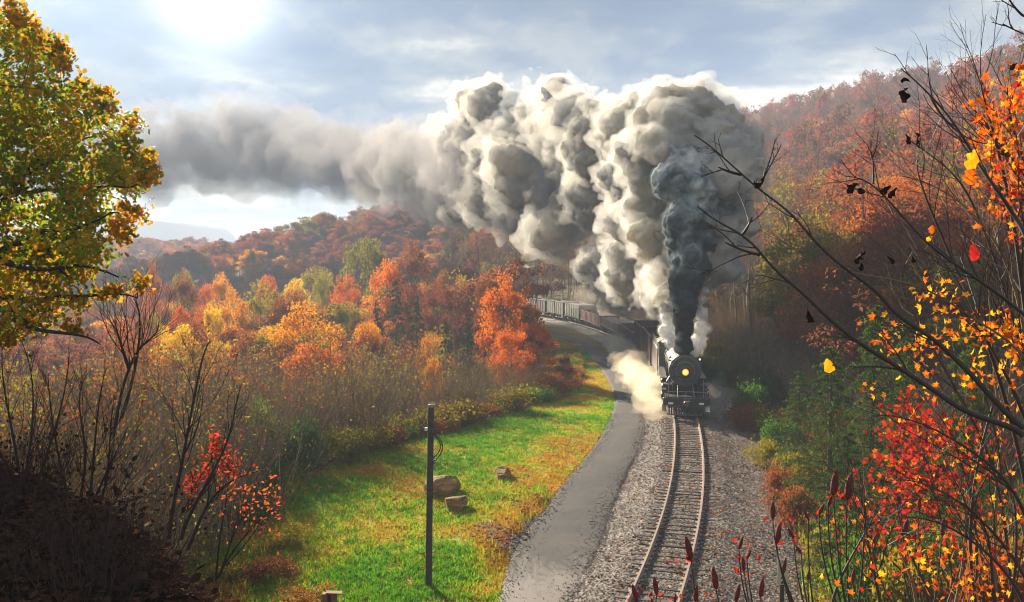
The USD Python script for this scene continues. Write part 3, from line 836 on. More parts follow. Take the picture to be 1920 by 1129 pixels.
# --- trees one can point at, left of the line (u, distance, v of the top, crown width in the photograph)
HERO = [
    ('mid_gold_1', 690, 96, 600, 70, 'golden olive tree among the hemlocks above the brush', 'tree'), ('mid_flame_0', 650, 150, 520, 70, 'amber tree on the slope left of the hemlocks', 'tree'), ('mid_olive_2', 600, 180, 500, 90, 'olive tree high behind the big golden tree', 'tree'), ('mid_rust_0', 270, 120, 585, 70, 'rust tree behind the tall bare sapling', 'tree'), ('mid_gold_0', 860, 130, 520, 60, 'yellowish tree between the dark brown red oak and the flame maple', 'tree'),
    ('mid_gold_0', 568, 92, 572, 165, 'big golden orange tree, roundest and brightest in the left valley', 'tree'),
    ('mid_flame_1', 588, 80, 640, 130, 'low burnt orange tree just in front of the big golden tree', 'tree'),
    ('mid_rust_2', 622, 100, 606, 70, 'small rust tree at the right shoulder of the big golden tree', 'tree'),
    ('mid_yellow_1', 338, 90, 604, 78, 'lemon yellow tree rising above the bare brush on the left', 'tree'),
    ('mid_yellow_2', 403, 108, 563, 52, 'small bright yellow tree left above the big golden tree', 'tree'),
    ('mid_olive_0', 492, 132, 531, 120, 'olive and orange tree behind the big golden tree', 'tree'),
    ('mid_rust_1', 545, 126, 541, 86, 'brown orange tree between the olive tree and the big golden tree', 'tree'),
    ('mid_rust_0', 772, 140, 455, 95, 'tall rust orange oak in the middle of the left woods', 'tree'),
    ('mid_flame_2', 722, 136, 486, 80, 'orange tree touching the left side of the tall rust oak', 'tree'),
    ('mid_olive_1', 686, 165, 444, 105, 'olive yellow tree on the slope left of the tall rust oak', 'tree'),
    ('mid_maroon_0', 822, 118, 528, 80, 'dark brown red oak right of the green hemlocks', 'tree'),
    ('mid_flame_0', 942, 86, 518, 104, 'flame orange maple towering beside the far end of the lawn', 'tree'),
    ('mid_rust_1', 910, 90, 519, 52, 'dark rusty maple at the left side of the flame orange maple', 'tree'),
    ('mid_rust_2', 992, 84, 566, 56, 'brick coloured maple right of the flame orange maple', 'tree'),
    ('mid_flame_1', 1002, 82, 602, 88, 'broad low orange maple at the bend of the gravel road', 'tree'),
    ('mid_flame_2', 962, 76, 612, 80, 'low fiery orange maple left of the broad orange maple at the bend', 'tree'),
    ('mid_maroon_2', 1056, 78, 664, 34, 'small dark red maple at the tip of the lawn by the road bend', 'tree'),
    ('mid_rust_1', 800, 77, 655, 60, 'small bronze tree in the brush above the lawn', 'tree'),
    ('mid_gold_2', 670, 58, 752, 62, 'small golden tree in the brush at the foot of the left slope', 'tree'),
    ('mid_gold_1', 812, 70, 668, 46, 'thin golden tree in the brush left of the utility pole top', 'tree'),
    ('mid_rust_2', 340, 150, 512, 80, 'dusky rust tree in the haze above the lemon yellow tree', 'tree'),
    ('mid_olive_2', 470, 260, 463, 26, 'pale yellow tree standing alone on the hazy far slope', 'tree'),
]
rb = np.random.default_rng(64)
BAND = {'gold': 'golden', 'flame': 'flame orange', 'rust': 'rust brown', 'olive': 'olive', 'orange': 'orange', 'yellow': 'yellow'}
for d, v0, n_ in ((95, 618, 11), (125, 570, 12), (165, 520, 12)):
    for k_ in range(n_):
        u = 245 + (880 - 245) * (k_ + rb.uniform(0.1, 0.9)) / n_
        c_ = str(rb.choice(['gold', 'flame', 'rust', 'olive', 'orange', 'yellow'], p=[.16, .2, .2, .22, .17, .05]))
        a_ = 'just behind the brush' if d < 100 else 'in the middle of the left valley' if d < 140 else 'beyond the left valley'
        b_ = 'left of the big golden tree' if u < 490 else 'by the big golden tree' if u < 650 else 'by the hemlocks' if u < 800 else 'left of the flame maple'
        stand('mid_%s_%d' % (c_, rb.integers(3)), u, d, v0 + rb.normal(0, 16), 13.0, rb.uniform(60, 100) * 110 / (d + 15), 9.4, label='%s tree %s, %s' % (BAND[c_], a_, b_), cat='tree', group='%s trees %s, %s' % (BAND[c_], a_, b_))
for key, u, d, top, w, label, cat in HERO:
    stand(key, u, d, top, 13.0, w, 9.4, label=label, cat=cat)
for u, d, top, w, label in [(742, 112, 520, 92, 'green hemlock below the tall rust oak'), (706, 104, 560, 76, 'lower green hemlock left of the other hemlocks'), (782, 106, 548, 70, 'green hemlock closest to the dark brown red oak'), (878, 88, 590, 80, 'olive green hemlock left of the flame orange maple'), (835, 84, 596, 66, 'short green hemlock below the dark brown red oak'), (716, 88, 640, 60, 'small green hemlock in the brush above the lawn')]:
    stand('pine_%d' % (int(u) % 3), u, d, top, 11.0, w, 5.6, label=label, cat='hemlock')
for i, (u, d, top) in enumerate([(905, 190, 425), (868, 200, 432), (845, 190, 452), (930, 170, 440), (885, 150, 480), (965, 150, 470), (1000, 190, 450), (1040, 200, 470)]):
    stand('bare_%d' % (i % 4), u, d, top, 14.0, label='thin pale brown tree in the dim woods beneath the drifting smoke', cat='tree', group='thin trees beneath the smoke')

# --- bare brush and young trees between the lawn and the valley
rng = np.random.default_rng(21)
n = 0


def brushy(x, y, e):
    u = 960 + FPX * x / y
    a = 'right along the lawn rim' if e < 6 else 'in the middle of the slope' if e < 24 else 'deep down the valley side'
    b = 'below the oak' if u < 300 else 'below the golden trees' if u < 640 else 'above the pole' if u < 880 else 'below the flame orange maple'
    return dict(label='bare brown many-stemmed shrub %s %s' % (a, b), cat='shrub', group='bare shrubs %s %s' % (a, b))


for tries in range(4000):
    y = rng.uniform(24, 135)
    x = rng.uniform(-0.62 * y - 4, 8)
    e = float(beyond_edge(np.array([x]), np.array([y]))[0])
    if e < 0.8 or e > 62 or (y < 30 and x > -11.5) or rng.random() > 1.25 - e / 60:
        continue
    if abs(x + 0.0) > 0.6 * y:
        continue
    z = ground(x, y)
    if n >= 290:
        break
    kind = rng.random()
    sc = rng.uniform(0.8, 1.6) * (1.0 + min(e, 40) / 45) * (0.75 if e < 4 else 1)
    if y > 66:
        sc *= 1.1
    lim = CAM_H - (rng.uniform(655, 770) - 486) / FPX * y - z
    if lim < 1.2:
        continue
    sc = min(sc, lim / 4.4)
    plant('thicket_%d' % rng.integers(5), (x, y, z), rng.uniform(0, 6.28), sc, **brushy(x, y, e))
    n += 1
def slender(x, y):
    u = 960 + FPX * x / y
    b = 'below the oak' if u < 300 else 'below the golden trees' if u < 640 else 'above the pole' if u < 880 else 'below the flame maple'
    a = 'near' if y < 70 else 'farther'
    return dict(label='slender bare tree in the %s brush %s' % (a, b), cat='tree', group='slender bare trees in the %s brush %s' % (a, b))


for tries in range(170):
    y = rng.uniform(42, 130)
    x = rng.uniform(-0.6 * y, 7)
    e = float(beyond_edge(np.array([x]), np.array([y]))[0])
    if e < 5 or e > 55:
        continue
    z = ground(x, y)
    lim = CAM_H - (rng.uniform(600, 720) - 486) / FPX * y - z
    if lim < 4:
        continue
    plant('bare_%d' % rng.integers(4), (x, y, z), rng.uniform(0, 6.28), min(rng.uniform(0.55, 0.95), lim / 14), **slender(x, y))
# the shrub line along the lawn's far rim
i = 0
for s0 in np.arange(30, len(EDG) - 60, 2.4):
    k = int(s0)
    nrm = np.array([-EDT[k, 1], EDT[k, 0]])
    nrm /= np.linalg.norm(nrm)
    p = EDG[k] + nrm * rng.uniform(0.3, 2.6)
    if p[1] < 38 or p[1] > 118:
        continue
    c = rng.choice(['olive', 'green', 'olive', 'rust'] if p[1] > 48 else ['olive', 'rust', 'green'])
    plant('bush_%s_%d' % (c, i % 5), (p[0], p[1], ground(*p)), rng.uniform(0, 6.28), rng.uniform(0.55, 1.15), label={'olive': 'yellowish olive bush', 'green': 'green bush', 'rust': 'rusty brown bush'}[c] + ' in the row along the far rim of the lawn', cat='bush', group={'olive': 'olive', 'green': 'green', 'rust': 'rusty'}[c] + ' bushes along the lawn rim')
    i += 1
stand('bush_green_1', 492, 44, 738, 1.9, 50, 3.0, label='bright green young tree in the brush left of the lawn', cat='bush')
stand('bush_green_3', 560, 45, 782, 1.9, 105, 3.0, label='green spreading bush at the left rim of the lawn', cat='bush')
stand('bush_green_2', 372, 36, 815, 1.9, 70, 3.0, label='pale green bush behind the red-leaved sapling', cat='bush')
stand('bush_olive_2', 655, 47, 790, 1.9, 90, 3.0, label='wide olive bush where the brush meets the lawn', cat='bush')

# --- the right-hand hill
rng = np.random.default_rng(33)
count = {}
cells = []
for gy_ in np.arange(44, 420, 4.5):
    for gx_ in np.arange(-40, 260, 4.5):
        x, y = gx_ + rng.uniform(-2.1, 2.1), gy_ + rng.uniform(-2.1, 2.1)
        cells.append((x, y))
cells = np.array(cells)
sl_, _, _ = lateral(cells[:, 0], cells[:, 1])
cells = cells[(sl_ > 9.5) & (cells[:, 0] < 0.64 * cells[:, 1] + 3) & (cells[:, 0] > -0.075 * cells[:, 1])]
hz_ = height(cells[:, 0], cells[:, 1])
order = np.argsort(np.hypot(cells[:, 0], cells[:, 1]))
stuff = {}
tone = noise2(cells[:, 0], cells[:, 1], 0.028, 40)
tone2 = noise2(cells[:, 0], cells[:, 1], 0.09, 44)
NAMES = {'rust': ('rust brown oak on the wooded hill right of the train', 'rust oaks on the right-hand hill'), 'orange': ('orange maple on the wooded hill right of the train', 'orange maples on the right-hand hill'),
         'maroon': ('dark red oak on the wooded hill right of the train', 'dark red oaks on the right-hand hill'), 'olive': ('olive green tree on the wooded hill right of the train', 'olive trees on the right-hand hill'),
         'gold': ('golden tree on the wooded hill right of the train', 'golden trees on the right-hand hill'), 'red': ('bright red maple on the wooded hill right of the train', 'red maples on the right-hand hill'),
         'slim': ('tall thin brown tree with a bare trunk on the right-hand hill', 'tall brown trees on the right-hand hill'), 'bare': ('bare grey-brown tree on the lower slope right of the train', 'bare trees on the lower right slope')}

def where(kind, x, y, z):
    """What a hill tree stands near, as far as the photograph tells."""
    u = 960 + FPX * x / y
    a = 'on the right hill crest' if z > 52 else 'high on the right hill' if z > 36 else 'halfway up the right hill' if z > 18 else 'low on the right hill' if z > 7 else 'at the right hill foot'
    b = 'behind the smoke' if u < 1400 else 'above the red maples' if u < 1640 else 'behind the crossing twigs' if u < 1800 else 'at the right edge'
    n = {'slim': 'tall brown bare-trunked tree', 'bare': 'bare grey-brown tree'}.get(kind) or NAMES[kind][0].split(' on the ')[0]
    return dict(label='%s %s, %s' % (n, a, b), cat='tree', group='%ss %s, %s' % (n, a, b))


for j in order:
    x, y = cells[j]
    z = hz_[j]
    D = math.hypot(x, y)
    rise = (z + 12 - CAM_H) / y
    if D < 60 and x > 25:
        continue
    t = tone[j] + 0.55 * (tone2[j] - 0.5) + rng.normal(0, 0.045)
    up = z / 66.0
    if z < 13 and x < 0.36 * y:
        kind = 'bare' if rng.random() < 0.86 else rng.choice(['olive', 'rust', 'red'])
        if rng.random() < 0.1:
            continue
    elif z > 40 + 14 * sstep(40, 120, x):
        kind = 'slim' if rng.random() < 0.72 else rng.choice(['maroon', 'rust'])
    else:
        kind = 'maroon' if t < 0.37 else 'rust' if t < 0.49 else 'olive' if t < 0.535 else 'orange' if t < 0.60 else rng.choice(['red', 'orange', 'rust', 'olive'])
        if rng.random() < 0.16:
            kind = 'slim'
        if z < 16 and rng.random() < (0.6 if x < 0.33 * y else 0.2):
            kind = 'bare'
        if rng.random() < 0.04:
            kind = 'gold'
    sc = rng.uniform(0.85, 1.25) * (0.82 if kind not in ('slim', 'bare') else 1.0)
    if kind in ('slim', 'bare'):
        key = '%s_%d' % (kind, rng.integers(4))
    else:
        key = ('mid_%s_%d' if D < 120 else 'far_%s_%d') % (kind, rng.integers(3))
    count[kind] = count.get(kind, 0) + 1
    if count[kind] <= 280:
        plant(key, (x, y, z - 0.2), rng.uniform(0, 6.28), (sc, sc, sc * rng.uniform(0.9, 1.15)), **where(kind, x, y, z))
    else:
        stuff.setdefault(key, []).append((x, y, z - 0.2, rng.uniform(0, 6.28), sc))


def woods(name, table, label):
    """Far woods that read as one mass: copies of the same trees."""
    keys = sorted(table)
    pr, mt, pos, idx, yaw, sc = [], [], [], [], [], []
    for k in keys:
        q = protos[k]
        for m, mat in ((q[1], q[3]), (q[2], q[4])):
            if m is None:
                continue
            n = len(pr)
            pr.append(m)
            mt.append(mat)
            for x, y, z, a, s in table[k]:
                pos.append((x, y, z)), idx.append(n), yaw.append(a), sc.append(s)
    return scatter(name, pr, mt, pos, idx, yaw, sc, kind='stuff', label=label)


# twiggy undergrowth on the lower slopes, too dense to count
under, brush = {}, {}
for tries in range(5200):
    y = rng.uniform(40, 200)
    x = rng.uniform(-0.06 * y, 0.62 * y)
    s, rz_, _ = lateral(np.array([x]), np.array([y]))
    if s[0] < 8.2 or s[0] > 60 or (s[0] > 25 and rng.random() < 0.5):
        continue
    key = 'thicket_%d' % rng.integers(5) if rng.random() < 0.72 else rng.choice(['bush_rust_0', 'bush_olive_1', 'bush_rust_2', 'bush_olive_3', 'bush_green_4'])
    under.setdefault(key, []).append((x, y, ground(x, y) - 0.1, rng.uniform(0, 6.28), rng.uniform(0.6, 1.25)))
for tries in range(5200):
    y = rng.uniform(24, 170)
    x = rng.uniform(-0.62 * y - 2, 9)
    e = float(beyond_edge(np.array([x]), np.array([y]))[0])
    if e < 1.5 or e > 75 or (y < 34 and x > -13):
        continue
    key = 'thicket_%d' % rng.integers(5) if rng.random() < 0.66 else rng.choice(['bush_rust_0', 'bush_olive_1', 'bush_rust_2', 'bush_olive_3', 'bush_green_4'])
    z = ground(x, y)
    lim = CAM_H - (rng.uniform(660, 790) - 486) / FPX * y - z
    if lim > 1.0:
        brush.setdefault(key, []).append((x, y, z - 0.1, rng.uniform(0, 6.28), min(rng.uniform(0.7, 1.5), lim / 4.4 if key[0] == 't' else 9)))


def later():
    woods('slope_undergrowth', under, 'twiggy brown undergrowth covering the lower right slope')
    woods('valley_brushwood', brush, 'dense bare brushwood filling the slope left of the lawn')


if stuff:
    woods('hilltop_woods', stuff, 'crowded autumn woods high on the right-hand hill')
table = {}
rng = np.random.default_rng(44)
for d0, d1, st in ((118, 300, 6.5), (300, 480, 7.5), (480, 860, 11.0)):
    for gy_ in np.arange(d0, d1, st):
        for gx_ in np.arange(-0.62 * gy_, 0.12 * gy_, st):
            x, y = gx_ + rng.uniform(-0.45, 0.45) * st, gy_ + rng.uniform(-0.45, 0.45) * st
            s, _, _ = lateral(np.array([x]), np.array([y]))
            e = float(beyond_edge(np.array([x]), np.array([y]))[0])
            if abs(s[0]) < 14 or (s[0] > 0 and x > -0.075 * y) or (s[0] < 0 and e < 6):
                continue
            t = float(noise2(np.array([x]), np.array([y]), 0.022, 50)[0]) + rng.normal(0, 0.07)
            kind = 'maroon' if t < 0.36 else 'rust' if t < 0.47 else rng.choice(['orange', 'olive', 'rust', 'maroon', 'gold'], p=[0.36, 0.26, 0.18, 0.08, 0.12])
            z = ground(x, y)
            if z < -6 and y < 330 and rng.random() < 0.3:
                key = 'bare_%d' % rng.integers(4)
            else:
                key = 'far_%s_%d' % (kind, rng.integers(3))
            table.setdefault(key, []).append((x, y, z - 0.3, rng.uniform(0, 6.28), rng.uniform(0.75, 1.2) * (1.15 if y > 480 else 1.0)))
later()
woods('valley_woods', table, 'hazy autumn woods on the ridges across the left valley')

# --- far flat-topped mountain
xs, ys = np.arange(-1500, -500, 25.0), np.arange(1900, 2700, 25.0)


def mesa(x, y):
    e = 132 * sstep(-715, -850, x - 0.06 * (y - 2100)) * sstep(1960, 2150, y) * sstep(2690, 2500, y) * (1 - 0.12 * sstep(-900, -1300, x))
    return -30 + e * (0.97 + 0.06 * noise2(x, y, 0.01, 60)) + 6 * noise2(x, y, 0.03, 61) * (e > 20)


obj('far_mountain', sheet(xs, ys, mesa), plain('far_woodland', (0.09, 0.075, 0.05), 0.9, spec=0.1, var=0.5, scale=0.04), None, True, kind='structure')
# ---------------------------------------------------------------- the train
iron = plain('black_iron', (0.012, 0.012, 0.014), 0.45, 0.0, 0.5, 0.3, 4.0)
iron_grey = plain('smokebox_graphite', (0.055, 0.052, 0.056), 0.5, 0.2, 0.5, 0.25, 3.0)
cab_paint = plain('dusty_black_paint', (0.10, 0.085, 0.07), 0.42, 0.0, 0.5, 0.3, 2.0)
steel_bar = plain('bright_bar', (0.22, 0.21, 0.21), 0.35, 0.6, 0.5, 0.2, 6.0)
white_paint = plain('white_paint', (0.6, 0.58, 0.54), 0.6, var=0.15)
brass = plain('brass', (0.45, 0.28, 0.08), 0.35, 0.8)
coal = plain('coal', (0.014, 0.013, 0.014), 0.6, spec=0.5, var=0.5, scale=12)
lamp_on = M('lamp_lit', {'e': ('emission', {'color': (1.0, 0.42, 0.05), 'strength': 0.5})}, surface='e.emission')
lamp_small = M('marker_lit', {'e': ('emission', {'color': (1.0, 0.95, 0.7), 'strength': 0.4})}, surface='e.emission')
maroon = plain('hopper_maroon', (0.06, 0.024, 0.024), 0.7, var=0.35, scale=1.5)
oxide = plain('oxide_red', (0.11, 0.030, 0.026), 0.75, var=0.35, scale=1.5)
brown = plain('gondola_brown', (0.065, 0.042, 0.034), 0.8, var=0.35, scale=1.5)
pale = plain('weathered_pale_grey', (0.15, 0.145, 0.125), 0.75, var=0.4, scale=1.2)
grey = plain('car_grey', (0.075, 0.078, 0.085), 0.75, var=0.4, scale=1.2)
dark_rib = plain('car_dark_rib', (0.022, 0.022, 0.024), 0.85, spec=0.1)
rust_in = plain('car_inside_rust', (0.055, 0.036, 0.03), 0.9, var=0.4, scale=2)


def cyl(r, x0, x1, y, z, k=24, ax='x'):
    """A closed cylinder from x0 to x1 (or along y or z) about (y, z)."""
    m = lathe([(0.0001, x0), (r, x0), (r, x1), (0.0001, x1)], k, ax)
    return shift(m, (0, y, z) if ax == 'x' else (y, 0, z) if ax == 'y' else (y, z, 0))


def on_track(s_front, length, name, **tags):
    """A vehicle whose front end (local x = 0, facing the camera) is at s_front; it stretches back along -x."""
    a, _ = course(s_front + 0.15 * length)
    b, _ = course(s_front + 0.85 * length)
    f = a - b
    ang = math.atan2(f[1], f[0])
    o = a + f / np.linalg.norm(f) * 0.15 * length
    return thing(name, o, ang, **tags)


S_LOCO = float(_s[np.argmin(np.abs(TRK[:, 1] - 58.2))])
eng = on_track(S_LOCO, 13.0, 'steam_locomotive', label='black steam locomotive with lit headlight and tall smoke at its stack', cat='locomotive')
ZB = 2.86
sb = obj("smokebox", lathe([(1.03, -1.55), (1.06, -1.5), (1.06, -3.6), (1.02, -3.62)], 40, "x"), iron, eng, 40)


def part(name, ms, mat, parent=eng, smooth=30, **k):
    return obj(name, ms, mat, parent, smooth, **k)


UsdGeom.Xformable(sb).AddTranslateOp().Set(Gf.Vec3d(0, 0, ZB))
front = part('smokebox_front', [shift(lathe([(1.08, -1.62), (1.10, -1.54), (1.08, -1.46), (1.0, -1.44), (0.62, -1.42), (0.60, -1.36), (0.35, -1.30), (0.0001, -1.28)], 48, 'x'), (0, 0, ZB))], iron_grey)
part('rivets', [shift(lathe([(0.035, -1.45), (0.03, -1.405), (0.0001, -1.39)], 6, 'x'), (0, 0.93 * math.cos(a), ZB + 0.93 * math.sin(a))) for a in np.linspace(0, 2 * np.pi, 36, endpoint=False)], iron_grey, front, False)
part('door_dogs', [shift(lathe([(0.05, -1.43), (0.045, -1.35), (0.0001, -1.34)], 8, 'x'), (0, 0.70 * math.cos(a), ZB + 0.70 * math.sin(a))) for a in np.linspace(0, 2 * np.pi, 16, endpoint=False)], iron, front, False)
part('reflector', [shift(lathe([(0.235, -0.985), (0.19, -1.03)], 24, 'x'), (0, 0, ZB - 0.04))], brass)
bulb = M('bulb_lit', {'e': ('emission', {'color': (1.0, 0.85, 0.35), 'strength': 0.9})}, surface='e.emission')
part('bulb', [shift(lathe([(0.07, -0.975), (0.04, -0.945), (0.0001, -0.94)], 12, 'x'), (0.0, 0.02, ZB - 0.02))], bulb)
part('hinge_strap', [box(-1.42, -1.33, -0.95, -0.30, ZB + 0.26, ZB + 0.33), box(-1.42, -1.33, -0.95, -0.30, ZB - 0.42, ZB - 0.35)], iron)
part('door_rim', [tube([(-1.40, 0.62 * math.cos(a), ZB + 0.62 * math.sin(a)) for a in np.linspace(0, 2 * math.pi, 40)], 0.028, 6)], steel_bar)
part('front_rail', [tube([(-1.30, 0.98 * math.cos(a), ZB + 0.98 * math.sin(a)) for a in np.linspace(0.35, math.pi - 0.35, 20)], 0.02, 5)], steel_bar)
part('feed_pipe', [tube([(-4.2, 1.08, ZB + 0.3), (-4.2, 1.12, ZB - 0.3), (-4.0, 1.15, ZB - 0.9)], 0.06, 7), tube([(-4.2, -1.08, ZB + 0.3), (-4.2, -1.12, ZB - 0.3), (-4.0, -1.15, ZB - 0.9)], 0.06, 7), tube([(-2.6, 0.8, ZB - 0.4), (-2.6, 1.1, ZB - 0.9), (-2.6, 1.15, 1.75)], 0.13, 8), tube([(-2.6, -0.8, ZB - 0.4), (-2.6, -1.1, ZB - 0.9), (-2.6, -1.15, 1.75)], 0.13, 8)], iron)
hl = part('headlight', [shift(lathe([(0.0001, -1.4), (0.24, -1.4), (0.27, -1.05), (0.30, -1.0), (0.27, -0.98), (0.235, -0.99)], 24, 'x'), (0, 0, ZB - 0.04))], iron)
part('lens', [shift(lathe([(0.19, -1.02), (0.13, -0.985), (0.0001, -0.97)], 24, 'x'), (0, 0, ZB - 0.04))], lamp_on, hl)
part('visor', [tube([(-1.32, 0.52 * math.cos(a), ZB + 0.52 * math.sin(a)) for a in np.linspace(0.25, math.pi - 0.25, 14)], 0.05, 6)], iron_grey)
part('number_lamps', [box(-1.35, -1.2, y - 0.05, y + 0.05, ZB - 0.46, ZB - 0.36) for y in (-0.15, 0.0, 0.15)], iron_grey)
part('boiler', [cyl(1.03, -3.6, -9.6, 0, ZB, 40), shift(lathe([(1.03, 0), (1.12, -1.3), (0.0001, -1.32)], 40, 'x'), (-8.3, 0, ZB))], iron)
for x in (-3.6, -4.9, -6.2, -7.4, -8.6):
    part('boiler_band', [shift(lathe([(1.035, x + 0.06), (1.06, x + 0.05), (1.06, x - 0.05), (1.035, x - 0.06)], 40, 'x'), (0, 0, ZB))], iron_grey)
part('stack', [shift(lathe([(0.48, 1.00), (0.36, 1.12), (0.32, 1.3), (0.34, 1.62), (0.40, 1.66), (0.40, 1.74), (0.30, 1.74), (0.28, 1.2)], 28), (-2.5, 0, ZB))], iron)
part('sand_dome', [shift(lathe([(0.46, 0.9), (0.42, 1.1), (0.42, 1.4), (0.36, 1.52), (0.0001, 1.56)], 24), (-4.6, 0, ZB))], iron)
part('steam_dome', [shift(lathe([(0.48, 0.9), (0.44, 1.1), (0.44, 1.45), (0.36, 1.58), (0.0001, 1.62)], 24), (-6.7, 0, ZB))], iron)
part('bell', [shift(lathe([(0.0001, 1.46), (0.10, 1.44), (0.14, 1.25), (0.21, 1.12), (0.20, 1.10)], 16), (-3.55, 0, ZB)), shift(tube([(0, -0.28, 1.0), (0, -0.26, 1.45), (0, 0, 1.5), (0, 0.26, 1.45), (0, 0.28, 1.0)], 0.03, 5), (-3.55, 0, ZB))], brass)
for y in (-0.98, 0.98):
    ml = part('marker_lamp', [shift(lathe([(0.0001, -0.16), (0.09, -0.15), (0.09, 0.12), (0.05, 0.18), (0.0001, 0.2)], 12), (-1.62, y, ZB + 0.78))], iron)
    part('lens', [shift(lathe([(0.065, 0.085), (0.04, 0.115), (0.0001, 0.12)], 12, 'x'), (-1.62, y, ZB + 0.78))], lamp_small, ml)
part('pilot_beam', [box(-0.35, 0.0, -1.5, 1.5, 0.72, 1.22, 0.03)], iron)
for y in (-1.0, 1.0):
    part('step_plate', [box(-0.002, 0.03, y - 0.16, y + 0.16, 0.80, 0.93)], white_paint)
part('pilot_deck', [box(-2.1, -0.25, -1.35, 1.35, 1.2, 1.28)], iron)
part('coupler', [box(0.0, 0.45, -0.10, 0.10, 0.78, 1.0, 0.02), box(0.28, 0.62, -0.18, 0.14, 0.72, 1.06, 0.05), shift(lathe([(0.0001, -0.2), (0.10, -0.2), (0.10, 0.2), (0.0001, 0.2)], 12), (0.55, 0.12, 0.9)), shift(lathe([(0.32, 0.0), (0.30, 0.06), (0.0001, 0.07)], 20, 'x'), (0, 0, 0.9))], iron_grey)
pl = part('pilot', [box(-0.25, 0.0, -1.2, 1.2, 0.58, 0.74), tube([(0.02, -1.25, 0.16), (0.16, -0.8, 0.13), (0.26, 0, 0.12), (0.16, 0.8, 0.13), (0.02, 1.25, 0.16)], 0.05, 6, True)], iron_grey)
for y in np.linspace(-1.1, 1.1, 15):
    part('slat', [box(-0.06 + 0.2 * (1 - abs(y) / 1.2), 0.02 + 0.2 * (1 - abs(y) / 1.2), y - 0.045, y + 0.045, 0.14, 0.66)], iron, pl)
for y in (-1.42, 1.42):
    part('pilot_step', [box(-0.3, 0.05, y - 0.16, y + 0.16, 0.34, 0.38), box(-0.3, -0.26, y - 0.14, y + 0.14, 0.34, 0.75)], white_paint if y > 0 else steel_bar)
for y, z1, dx in ((-1.15, ZB - 0.45, -1.3), (1.15, ZB - 0.45, -1.3), (-0.55, ZB - 0.95, -1.2), (0.55, ZB - 0.95, -1.2)):
    part('stay_bar', [tube([(-0.2, y, 1.2), (-0.25 if abs(y) > 1 else dx, y * (1 if abs(y) > 1 else 0.9), z1)], 0.028, 6, True)], steel_bar)
part('hand_rail', [tube([(-0.12, -1.3, 1.62), (-0.12, 1.3, 1.62)], 0.02, 5), tube([(-0.12, -1.3, 1.2), (-0.12, -1.3, 1.62)], 0.02, 5), tube([(-0.12, 1.3, 1.2), (-0.12, 1.3, 1.62)], 0.02, 5), tube([(-0.12, 0, 1.2), (-0.12, 0, 1.62)], 0.02, 5)], steel_bar)
for sd in (-1, 1):
    part('cylinder', [cyl(0.42, -2.0, -3.3, sd * 1.16, 1.0, 24), box(-3.25, -2.05, sd * 1.16 - 0.36, sd * 1.16 + 0.36, 1.0, 1.78, 0.05)], iron)
    part('running_board', [box(-9.4, -3.0, sd * 1.35 - 0.22, sd * 1.35 + 0.22, 2.12, 2.18), box(-3.0, -1.9, sd * 1.25 - 0.2, sd * 1.25 + 0.2, 1.80, 1.86)], iron_grey)
    part('air_tank', [cyl(0.24, -3.3, -6.2, sd * 1.3, 1.86, 16)], iron)
    part('grab_iron', [tube([(-1.8, sd * 1.12, ZB + 0.45), (-9.3, sd * 1.12, ZB + 0.45)], 0.022, 5)], steel_bar)
    part('side_step', [box(-0.9, -0.25, sd * 1.4 - 0.12, sd * 1.4 + 0.12, 1.7, 1.75), box(-1.0, -0.35, sd * 1.4 - 0.12, sd * 1.4 + 0.12, 2.05, 2.1), tube([(-0.25, sd * 1.45, 1.2), (-0.8, sd * 1.45, 2.2)], 0.025, 5), tube([(-0.25, sd * 1.3, 1.2), (-0.8, sd * 1.3, 2.2)], 0.025, 5)], iron_grey)
    for k, x in enumerate((-1.35,)):
        part('pilot_wheel', [cyl(0.42, sd * 0.69, sd * 0.82, x, 0.42, 20, 'y'), cyl(0.46, sd * 0.66, sd * 0.70, x, 0.42, 20, 'y')], iron)
    for x in (-4.3, -5.9, -7.5, -9.1):
        w = part('driving_wheel', [shift(lathe([(0.60, sd * 0.69), (0.72, sd * 0.68), (0.72, sd * 0.83), (0.60, sd * 0.83), (0.60, sd * 0.69)], 28, 'y'), (x, 0, 0.72)), cyl(0.76, sd * 0.65, sd * 0.685, x, 0.72, 28, 'y')], iron)
        part('spokes', [shift(roty(box(0.1, 0.62, sd * 0.76 - 0.03, sd * 0.76 + 0.03, -0.035, 0.035), a), (x, 0, 0.72)) for a in np.linspace(0, 2 * np.pi, 12, endpoint=False)] + [cyl(0.14, sd * 0.7, sd * 0.88, x, 0.72, 12, 'y')], iron, w, False)
    part('side_rod', [box(-9.2, -4.2, sd * 0.94 - 0.04, sd * 0.94 + 0.04, 0.42, 0.56), box(-7.5, -3.3, sd * 1.04 - 0.04, sd * 1.04 + 0.04, 0.60, 0.72)], steel_bar)
part('saddle', [box(-3.2, -2.0, -0.75, 0.75, 0.9, 2.0, 0.05)], iron)
part('frame', [box(-12.4, -0.3, -0.55, 0.55, 0.85, 1.2)], iron)
cabp = part('cab', [box(-9.6, -9.56, -1.5, 1.5, 2.0, 2.4), box(-9.6, -9.56, -1.5, -1.05, 2.4, 4.0), box(-9.6, -9.56, 1.05, 1.5, 2.4, 4.0), box(-9.6, -9.56, -1.05, 1.05, 3.7, 4.1),
    box(-12.2, -9.6, 1.47, 1.5, 1.5, 2.75), box(-12.2, -11.5, 1.47, 1.5, 2.75, 4.0), box(-10.0, -9.6, 1.47, 1.5, 2.75, 4.0), box(-12.2, -9.6, -1.5, -1.47, 1.5, 2.75), box(-12.2, -11.5, -1.5, -1.47, 2.75, 4.0), box(-10.0, -9.6, -1.5, -1.47, 2.75, 4.0)], cab_paint)
